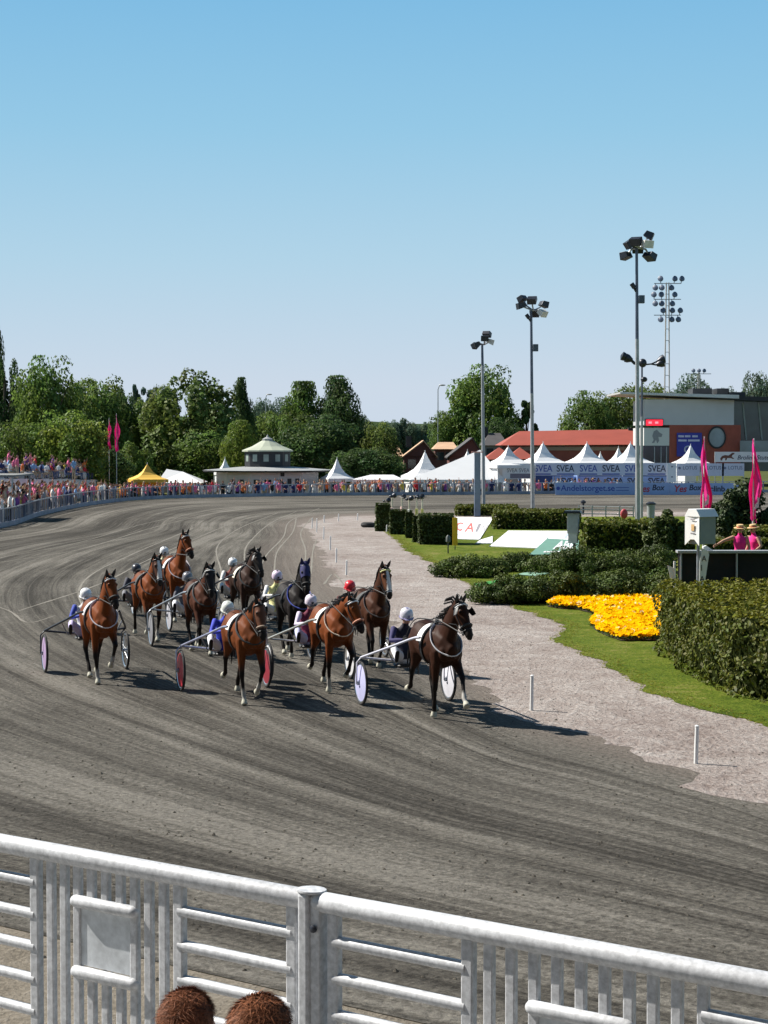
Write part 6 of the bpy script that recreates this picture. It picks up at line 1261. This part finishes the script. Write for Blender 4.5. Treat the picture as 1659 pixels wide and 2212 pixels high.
house('grey house with dark roof between the big tree and the red hall', 1042, 1098, 962, 935, 235, 1060, 1085, DRK, mat('grey_wall', (.24, .23, .24), .8, .1, .5), chim=1052)
house('small beige house half hidden by trees right of the pavilion', 800, 872, 985, 962, 220, 830, 860, TAN, BGE)

# ------------------------------------------------------------------ floodlights
def flood_head(root, z, size, n, seed, tilt=.5, spread=.9):
    rnd = random.Random(seed)
    for i in range(n):
        a = -2.9 + i * (5.4 / max(1, n - 1)); rr = spread * rnd.uniform(.55, 1.0); zz_ = z + (rnd.uniform(-.5, 1.5) if i % 2 else rnd.uniform(-1.0, .5)) * size; lamp = MB(); c_ = Vector((math.cos(a) * rr, math.sin(a) * rr * .6, zz_)); M = Matrix.Rotation(a, 3, 'Z') @ Matrix.Rotation(rnd.uniform(tilt * .4, tilt * 1.6), 3, 'Y')
        lamp.prism([c_ + M @ Vector(p) for p in ((-size * .5, -size * .55, -size * .28), (size * .55, -size * .62, -size * .42), (size * .5, -size * .62, size * .42), (-size * .35, -size * .55, size * .35))], M @ Vector((0, size * 1.2, 0))); ob = lamp.build('floodlight', (DARKM if i != 2 else mat('lamp_shell', (.62, .60, .56), .4, .15, 4)), root, bevel=size * .04)
        m_ = MB(); m_.tube([Vector((0, 0, z - .1)), Vector((c_.x * .6, c_.y * .6, z + (zz_ - z) * .3)), c_], .05, 6); m_.build('bracket', STEEL, root)
PDARK = mat('mast_dark', (.10, .115, .16), .4, .25, 2, metal=.3); PLITE = mat('mast_light', (.36, .37, .38), .45, .2, 2, metal=.2)
def mast(label, xt, xb, yb, yt, D, size, n, seed, boxy=None, ysplit=None, wpx=10, arm=None, camera_y=None):
    pb = at(xb, yb, D); k = 1 / ppm(D); h = HC - (yt - HY) * k; dx = (xt - xb) * k; root = thing('floodlight_mast', label, 'floodlight', (pb.x, D, 0), 0, None); zs = HC - ((ysplit or (yt + yb) / 2) - HY) * k; r = wpx * k / 2
    m_ = MB(); m_.tube([(0, 0, 0), (dx * zs / h * .6, 0, zs * .6), (dx * zs / h, 0, zs)], [r, r * .92, r * .85], 12); m_.build('lower_pole', PLITE, root, smooth=True); m_ = MB(); m_.tube([(dx * zs / h, 0, zs), (dx, 0, h)], [r * .8, r * .62], 12); m_.build('upper_pole', PDARK, root, smooth=True)
    m_ = MB(); m_.box((-r, r * .8, zs * .45), (r * .5, r * .5, zs * .9)); m_.build('cable_duct', PLITE, root)
    for o in (): pass
    if n:
        hd_ = bpy.data.objects.new('lamp_head', None); 
        flood_head(root, h + size * .2, size, n, seed, spread=size * 1.75)
    if boxy: z_ = HC - (boxy - HY) * k; m_ = MB(); m_.box((dx * z_ / h + r * 2.1, 0, z_), (r * 2.6, .3, r * 3.6)); m_.build('junction_box', mat('box_dark', (.07, .09, .12), .4), root, bevel=.02)
    if camera_y: z_ = HC - (camera_y - HY) * k; m_ = MB(); m_.tube([(dx * z_ / h, 0, z_ - .2), (dx * z_ / h - r * 2.2, -.1, z_ + r * 1.5)], .06, 6); m_.tube([(dx * z_ / h - r * 1.2, -.1, z_ + r * .3), (dx * z_ / h - r * 2.6, -.12, z_ + r * 2.2)], .12, 8); m_.build('camera', DARKM, root)
mast('tallest floodlight mast in front of the right-hand tents', 1372, 1378, 1142, 538, 92, .47, 7, 1, boxy=648, ysplit=733, wpx=9.5, camera_y=625)
mast('middle floodlight mast, second tallest, rising behind the wide hedge', 1146, 1151, 1112, 672, 112, .47, 6, 2, boxy=752, ysplit=850, wpx=8.5, camera_y=690)
mast('shortest floodlight mast behind the blue-grey pillar', 1041, 1045, 1096, 745, 124, .44, 5, 3, ysplit=790, wpx=7.5)
mast('slim pole with two loudspeaker arms right behind the tallest mast', 1385, 1386, 1120, 785, 105, .4, 0, 4, ysplit=900, wpx=6)
o = bpy.data.objects['floodlight_mast.003']; k = 1 / ppm(105); h = HC - (785 - HY) * k
for s_, dx, dz in ((-1, -22, 6), (-1, -30, 10), (1, 32, 4), (1, 30, -4)):
    m_ = MB(); m_.tube([(0, 0, h - .1), (dx * k * .6, 0, h - .05), (dx * k, 0, h + dz * k)], .05, 6); m_.lathe([(.10, 0), (.24, .25), (.26, .42), (.04, .5)], 10, (dx * k, -.05, h + dz * k), M=Matrix.Rotation(1.2 * s_, 3, 'Y')); m_.build('loudspeaker_arm', DARKM, o, smooth=True)
m_ = MB(); m_.ball((0, -.1, h), (.24, .2, .26), 10, 8); m_.ball((.08, -.1, h - .95), (.20, .2, .16), 10, 8); m_.build('lamp', DARKM, o, smooth=True)
def lattice(label, x, yt, D, levels, wpx, hb=True, s=1.0):
    pb = px_base(x, D); k = 1 / ppm(D); h = HC - (yt - HY) * k - LOW; root = thing('twin_mast', label, 'floodlight', pb); w_ = wpx * k / 2
    for sg in (-1, 1): m_ = MB(); m_.tube([(sg * w_ * 1.3, 0, 0), (sg * w_, 0, h * .6), (sg * w_ * .6, 0, h)], .09 * s, 6); m_.build('pole', mat('mast_cream', (.62, .56, .50), .5, .1, 1), root, smooth=True)
    for i in range(12): z_ = h * .3 + h * .7 * i / 12; m_ = MB(); m_.box((0, 0, z_), (2 * w_, .07, .07)); m_.build('rung', PLITE, root)
    for li, (y, xs) in enumerate(levels):
        z_ = HC - (y - HY) * k - LOW; m_ = MB(); m_.box((0, 0, z_), (58 * k * s, .10, .10)); m_.build('crossbeam', PLITE, root)
        for j, (dx, up) in enumerate(xs):
            c_ = Vector((dx * k, -.2, z_ + (.55 if up else -.6) * s)); m_ = MB(); m_.lathe([(.13 * s, -.26 * s), (.33 * s, -.05 * s), (.37 * s, .22 * s), (.1 * s, .30 * s)], 12, c_, M=Matrix.Rotation(1.25, 3, 'X') @ Matrix.Rotation((.5 if dx > 0 else -.5), 3, 'Y')); m_.tube([c_, Vector((c_.x, 0, z_))], .05, 5); m_.build('floodlight', mat('lamp_slate', (.10, .13, .19), .4), root, smooth=True)
lattice('tall pale twin-pole lattice mast with three rows of round floodlights', 1440, 612, 230, [(614, [(-15, 1), (14, 1), (29, 1), (-26, 0), (-12, 0), (7, 0)]), (648, [(-29, 1), (-13, 1), (14, 1), (-26, 0), (-12, 0), (9, 0)]), (682, [(-9, 1), (9, 1), (26, 1), (-14, 0), (8, 0), (22, 0)])], 9)
lattice('far thin lattice mast rising from the trees behind the brick building', 1509, 806, 300, [(808, [(-12, 1), (0, 1), (10, 1)])], 5, s=.9)
for lab, x, yt, D in (('far slender street light left of the big round tree', 946, 832, 260), ('far thin mast among the trees above the pavilion', 574, 852, 300)):
    pb = px_base(x, D); k = 1 / ppm(D); h = HC - (yt - HY) * k - LOW; root = thing('street_light', lab, 'street light', pb); m_ = MB(); m_.tube([(0, 0, 0), (0, 0, h * .95), (.25, 0, h), (.55, 0, h)], [.11, .07, .06, .05], 6); m_.build('pole', PLITE, root, smooth=True); m_ = MB(); m_.ball((.6, 0, h - .02), (.5, .25, .12), 8, 6); m_.build('lamp', PLITE, root, smooth=True)
# small infield furniture by the far straight
g_ = gd(1348, 1128); k = 1 / ppm(g_.y); root = thing('red_disc_sign', 'small round red marker sign behind the rounded hedge', 'sign', g_); m_ = MB(); m_.tube([(0, 0, 0), (0, 0, 14 * k)], .04, 6); m_.build('post', STEEL, root); m_ = MB(); m_.ball((0, 0, 18 * k), (8 * k, .12, 11 * k), 16, 10); m_.build('disc', paint('disc_red', (.50, .05, .06), .5), root, smooth=True)
g_ = gd(1260, 1112); k = 1 / ppm(g_.y); root = thing('bollard_lamp', 'dark bollard lamp behind the wide hedge', 'lamp', g_); m_ = MB(); m_.lathe([(.06, 0), (.06, 24 * k), (.16, 25 * k), (.16, 29 * k), (.04, 32 * k)], 10); m_.build('body', DARKM, root, smooth=True)
g_ = gd(1406, 1120); k = 1 / ppm(g_.y); root = thing('litter_bin', 'grey litter bin with a dark lid behind the light green bush', 'bin', g_); m_ = MB(); m_.lathe([(8 * k, 0), (9 * k, 30 * k)], 14); m_.build('drum', PLITE, root, smooth=True); m_ = MB(); m_.lathe([(11 * k, 30 * k), (11 * k, 33 * k), (5 * k, 36 * k)], 14); m_.build('lid', DARKM, root, smooth=True)
g_ = gd(1250, 1116); g2 = gd(1368, 1118); root = thing('low_rail', 'low grey rail fence between the hedges beyond the white sheets', 'fence', g_); m_ = MB(); d_ = g2 - g_
for z_ in (.18, .42, .62): m_.tube([Vector((0, 0, z_)), d_ + Vector((0, 0, z_))], .035, 6)
m_.build('rails', PLITE, root); 
for t in (0, .25, .5, .75, 1): m_ = MB(); m_.tube([d_ * t, d_ * t + Vector((0, 0, .68))], .04, 6); m_.build('post', PLITE, root)

# ------------------------------------------------------------------ trees
TREES = {}
def tree_mesh(kind, seed, n, leaf, tint):
    rnd = random.Random(seed); cl = []
    if kind == 'cone':
        for i in range(64): z = rnd.random() ** .8; r = (1 - z) ** .75 * .5 + .05; a = rnd.random() * 6.283; q = math.sqrt(rnd.random()); cl.append(((math.cos(a) * r * q, math.sin(a) * r * q, .08 + z * .86), (.13, .13, .13)))
    elif kind == 'poplar':
        for i in range(60): z = rnd.random(); r = math.sin(math.pi * min(.98, .12 + z * .88)) ** .7 * .42; a = rnd.random() * 6.283; q = math.sqrt(rnd.random()); cl.append(((math.cos(a) * r * q, math.sin(a) * r * q, .06 + z * .9), (.15, .15, .14)))
    elif kind == 'weep':
        for i in range(90): a = rnd.random() * 6.283; q = math.sqrt(rnd.random()); z0 = .97 - .42 * q * q - .05 * rnd.random(); r = .47 * q; cl.append(((math.cos(a) * r, math.sin(a) * r, z0 * rnd.uniform(.28, 1)), (.075, .075, rnd.uniform(.10, .17))))
    elif kind == 'sparse':
        for i in range(26): a = rnd.random() * 6.283; z = rnd.uniform(.35, .95); q = rnd.uniform(.2, 1); r = .42 * math.sin(math.pi * (z * .8 + .1)); cl.append(((math.cos(a) * r * q, math.sin(a) * r * q, z), (.12, .12, .05)))
    else:
        for i in range(78):
            d = Vector((rnd.gauss(0, 1), rnd.gauss(0, 1), rnd.gauss(0, 1))).normalized() * rnd.uniform(.35, 1) ** .5; z = .52 + d.z * .42; w_ = (1 - max(0, -d.z) * .25); rr = rnd.uniform(.10, .165); cl.append(((d.x * .43 * w_, d.y * .43 * w_, max(.1, z)), (rr, rr, rr * rnd.uniform(.8, 1.2))))
        for i in range(10): a = rnd.random() * 6.283; cl.append(((math.cos(a) * .40, math.sin(a) * .40, rnd.uniform(.1, .35)), (.10, .10, .12)))
    P, Nn, K = cloud(cl, n // len(cl), .5); P[:, 2] = np.clip(P[:, 2], .03, 1.02)
    return leaf_mesh('crown_' + kind, P, Nn + np.array((0, 0, .2)), leaf, tints(K, .32, .3, .14), leaf_mat('tree_leaf_' + tint[0], tint[1], .45), .6, .55), cl
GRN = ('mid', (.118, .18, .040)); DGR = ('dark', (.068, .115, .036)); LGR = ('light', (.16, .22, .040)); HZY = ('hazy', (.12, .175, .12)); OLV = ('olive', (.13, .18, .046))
def tree(name, label, x, yt, wpx, D, kind, tint, seed, group='trees beyond the race track', n=15000, leaf=.040, base=LOW, depthf=.9):
    key = (kind, tint[0], seed % 3)
    if key not in TREES: TREES[key] = tree_mesh(kind, seed % 3 + 11 * len(kind), n, leaf, tint)
    me, cl = TREES[key]; k = 1 / ppm(D); h = HC - (yt - HY) * k - base; w_ = wpx * k * 1.18; root = thing(name, label, 'tree', px_base(x, D, base), 0, group); rz = seed * 1.3
    c = link_mesh('crown', me, root); c.scale = (w_ * 1.02, w_ * depthf, h); c.rotation_euler = (0, 0, 0 if abs(1 - depthf) > .3 else rz)
    m_ = MB(); m_.tube([(0, 0, -.1), (.1, 0, h * .3), (-.1, .1, h * .62), (0, 0, h * .88)], [.022 * h, .018 * h, .011 * h, .003 * h], 8)
    for q_, r in cl[:9]: m_.tube([(0, 0, h * min(.6, q_[2] * .6)), (q_[0] * w_ * .5, q_[1] * w_ * .5, h * q_[2] * .8), (q_[0] * w_ * .9, q_[1] * w_ * .9, h * q_[2])], [.009 * h, .006 * h, .002 * h], 5)
    m_.build('trunk', BARK, root, smooth=True); return root
for a in (('poplar_tree', 'very tall dark tree cut off by the left picture edge', -14, 674, 62, 175, 'poplar', DGR, 1), ('birch_tree', 'dark drooping birch at the left edge below the tall tree', 12, 766, 120, 172, 'weep', DGR, 2), ('broad_tree', 'mid-green broad tree with a ragged top at the left', 106, 776, 150, 168, 'round', GRN, 3),
          ('broad_tree', 'broad tree with a sunlit crown right of the ragged-topped one', 205, 804, 160, 190, 'round', GRN, 4), ('broad_tree', 'dark tree between the sunlit broad tree and the pink flags', 248, 835, 90, 200, 'round', DGR, 5), ('bushy_tree', 'sunny light green bushy tree above the raised stand', 150, 890, 170, 150, 'round', LGR, 6), ('bushy_tree', 'low green bushy tree at the left edge above the stand', 40, 905, 150, 150, 'round', GRN, 7),
          ('bushy_tree', 'dark low bush by the end of the raised stand', 222, 965, 120, 156, 'round', DGR, 8), ('birch_tree', 'huge drooping birch with a wide sunlit crown left of the pavilion', 412, 800, 240, 196, 'weep', OLV, 9), ('birch_tree', 'left shoulder of drooping birch foliage behind the yellow tent', 335, 850, 130, 200, 'weep', GRN, 10), ('conifer_tree', 'dark pointed tree right of the huge birch', 523, 822, 66, 204, 'poplar', DGR, 11), ('birch_tree', 'small light green birch behind the pavilion cupola', 518, 912, 80, 176, 'poplar', LGR, 12),
          ('broad_tree', 'left one of the two tall dark trees behind the pavilion', 655, 830, 120, 206, 'poplar', GRN, 13), ('broad_tree', 'right and taller one of the two dark trees behind the pavilion', 728, 818, 112, 204, 'poplar', DGR, 14), ('broad_tree', 'dark round tree filling the gap behind the peaked tent', 690, 900, 170, 196, 'round', DGR, 15), ('bushy_tree', 'low olive tree between the dark pair and the tan-roofed house', 820, 905, 90, 200, 'round', OLV, 16), ('bushy_tree', 'dark bush under the olive tree by the tents', 790, 968, 150, 176, 'round', DGR, 17),
          ('broad_tree', 'large round tree standing alone behind the houses', 1045, 794, 165, 262, 'round', GRN, 18), ('broad_tree', 'lower left bulge of green beside the large round tree', 968, 880, 80, 262, 'round', GRN, 19), ('pine_tree', 'sparse dark pine right of the large round tree', 1138, 862, 54, 262, 'sparse', DGR, 20), ('broad_tree', 'round dark green tree left of the track building roof', 1268, 848, 108, 262, 'round', GRN, 21), ('broad_tree', 'lighter broad tree behind the tallest floodlight mast', 1345, 826, 140, 280, 'round', OLV, 22), ('broad_tree', 'thin-crowned tree behind the lattice mast', 1410, 828, 90, 300, 'round', OLV, 23),
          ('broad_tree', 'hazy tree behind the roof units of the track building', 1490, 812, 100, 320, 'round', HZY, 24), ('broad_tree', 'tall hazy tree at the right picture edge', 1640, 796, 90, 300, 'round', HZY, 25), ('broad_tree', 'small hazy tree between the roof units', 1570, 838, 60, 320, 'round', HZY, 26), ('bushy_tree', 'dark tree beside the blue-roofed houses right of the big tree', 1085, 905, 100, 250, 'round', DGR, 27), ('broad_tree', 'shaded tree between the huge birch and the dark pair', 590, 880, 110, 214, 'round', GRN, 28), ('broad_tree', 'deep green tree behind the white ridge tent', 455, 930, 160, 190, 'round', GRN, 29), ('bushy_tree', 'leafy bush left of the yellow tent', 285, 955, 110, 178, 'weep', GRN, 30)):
    tree(*a)
for i, (x, yt, wp, kd, tn) in enumerate(((-90, 790, 150, 'round', GRN), (-190, 800, 170, 'round', DGR), (-290, 780, 160, 'weep', OLV), (-400, 800, 200, 'round', GRN), (1740, 810, 130, 'round', GRN), (1850, 800, 150, 'round', DGR))):
    tree('broad_tree', ('tree just past the left picture edge', 'second tree past the left picture edge', 'drooping tree past the left picture edge', 'tree farthest past the left picture edge', 'tree just past the right picture edge', 'tree farthest past the right picture edge')[i], x, yt, wp, 178 if x < 0 else 300, kd, tn, 60 + i)
for i, (x, yt, wp, kind) in enumerate(((262, 838, 40, 'sparse'), (290, 828, 34, 'sparse'), (318, 834, 44, 'sparse'), (345, 826, 50, 'round'), (570, 862, 60, 'round'), (612, 862, 70, 'round'), (770, 890, 60, 'round'), (848, 908, 50, 'round'), (872, 906, 40, 'cone'), (892, 908, 44, 'round'), (918, 914, 40, 'cone'), (1455, 850, 70, 'round'))):
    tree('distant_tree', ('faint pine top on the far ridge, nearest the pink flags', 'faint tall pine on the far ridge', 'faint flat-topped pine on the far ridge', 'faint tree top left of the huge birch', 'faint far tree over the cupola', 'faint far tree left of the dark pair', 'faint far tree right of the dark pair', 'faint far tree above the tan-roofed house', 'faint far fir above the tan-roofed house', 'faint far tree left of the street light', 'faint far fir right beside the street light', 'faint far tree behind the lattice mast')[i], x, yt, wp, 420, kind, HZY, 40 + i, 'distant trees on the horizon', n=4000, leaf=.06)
# the wooded rise that closes the view
hm = MB(); la = []; lb = []; lc = []
for i in range(160):
    x = -230 + 460 * i / 159; z_ = 11 + 2.5 * mnoise.noise(Vector((x * .03, 0, 0))) + 1.5 * mnoise.noise(Vector((x * .13, 2, 0))) - 6.5 * max(0, min(1, (x + 8) / 40)) * 1.0
    la.append((x * 1.9, 450, -1)); lb.append((x * 1.9, 480, max(2, z_ * .8))); lc.append((x * 1.9, 600, max(3, z_ * 1.15)))
hm.strip(la, lb); hm.strip(lb, lc); tag(hm.build('hills', mat('far_wood', (.040, .062, .030), .95, .4, .15, spec=0.0), smooth=True), kind='structure')
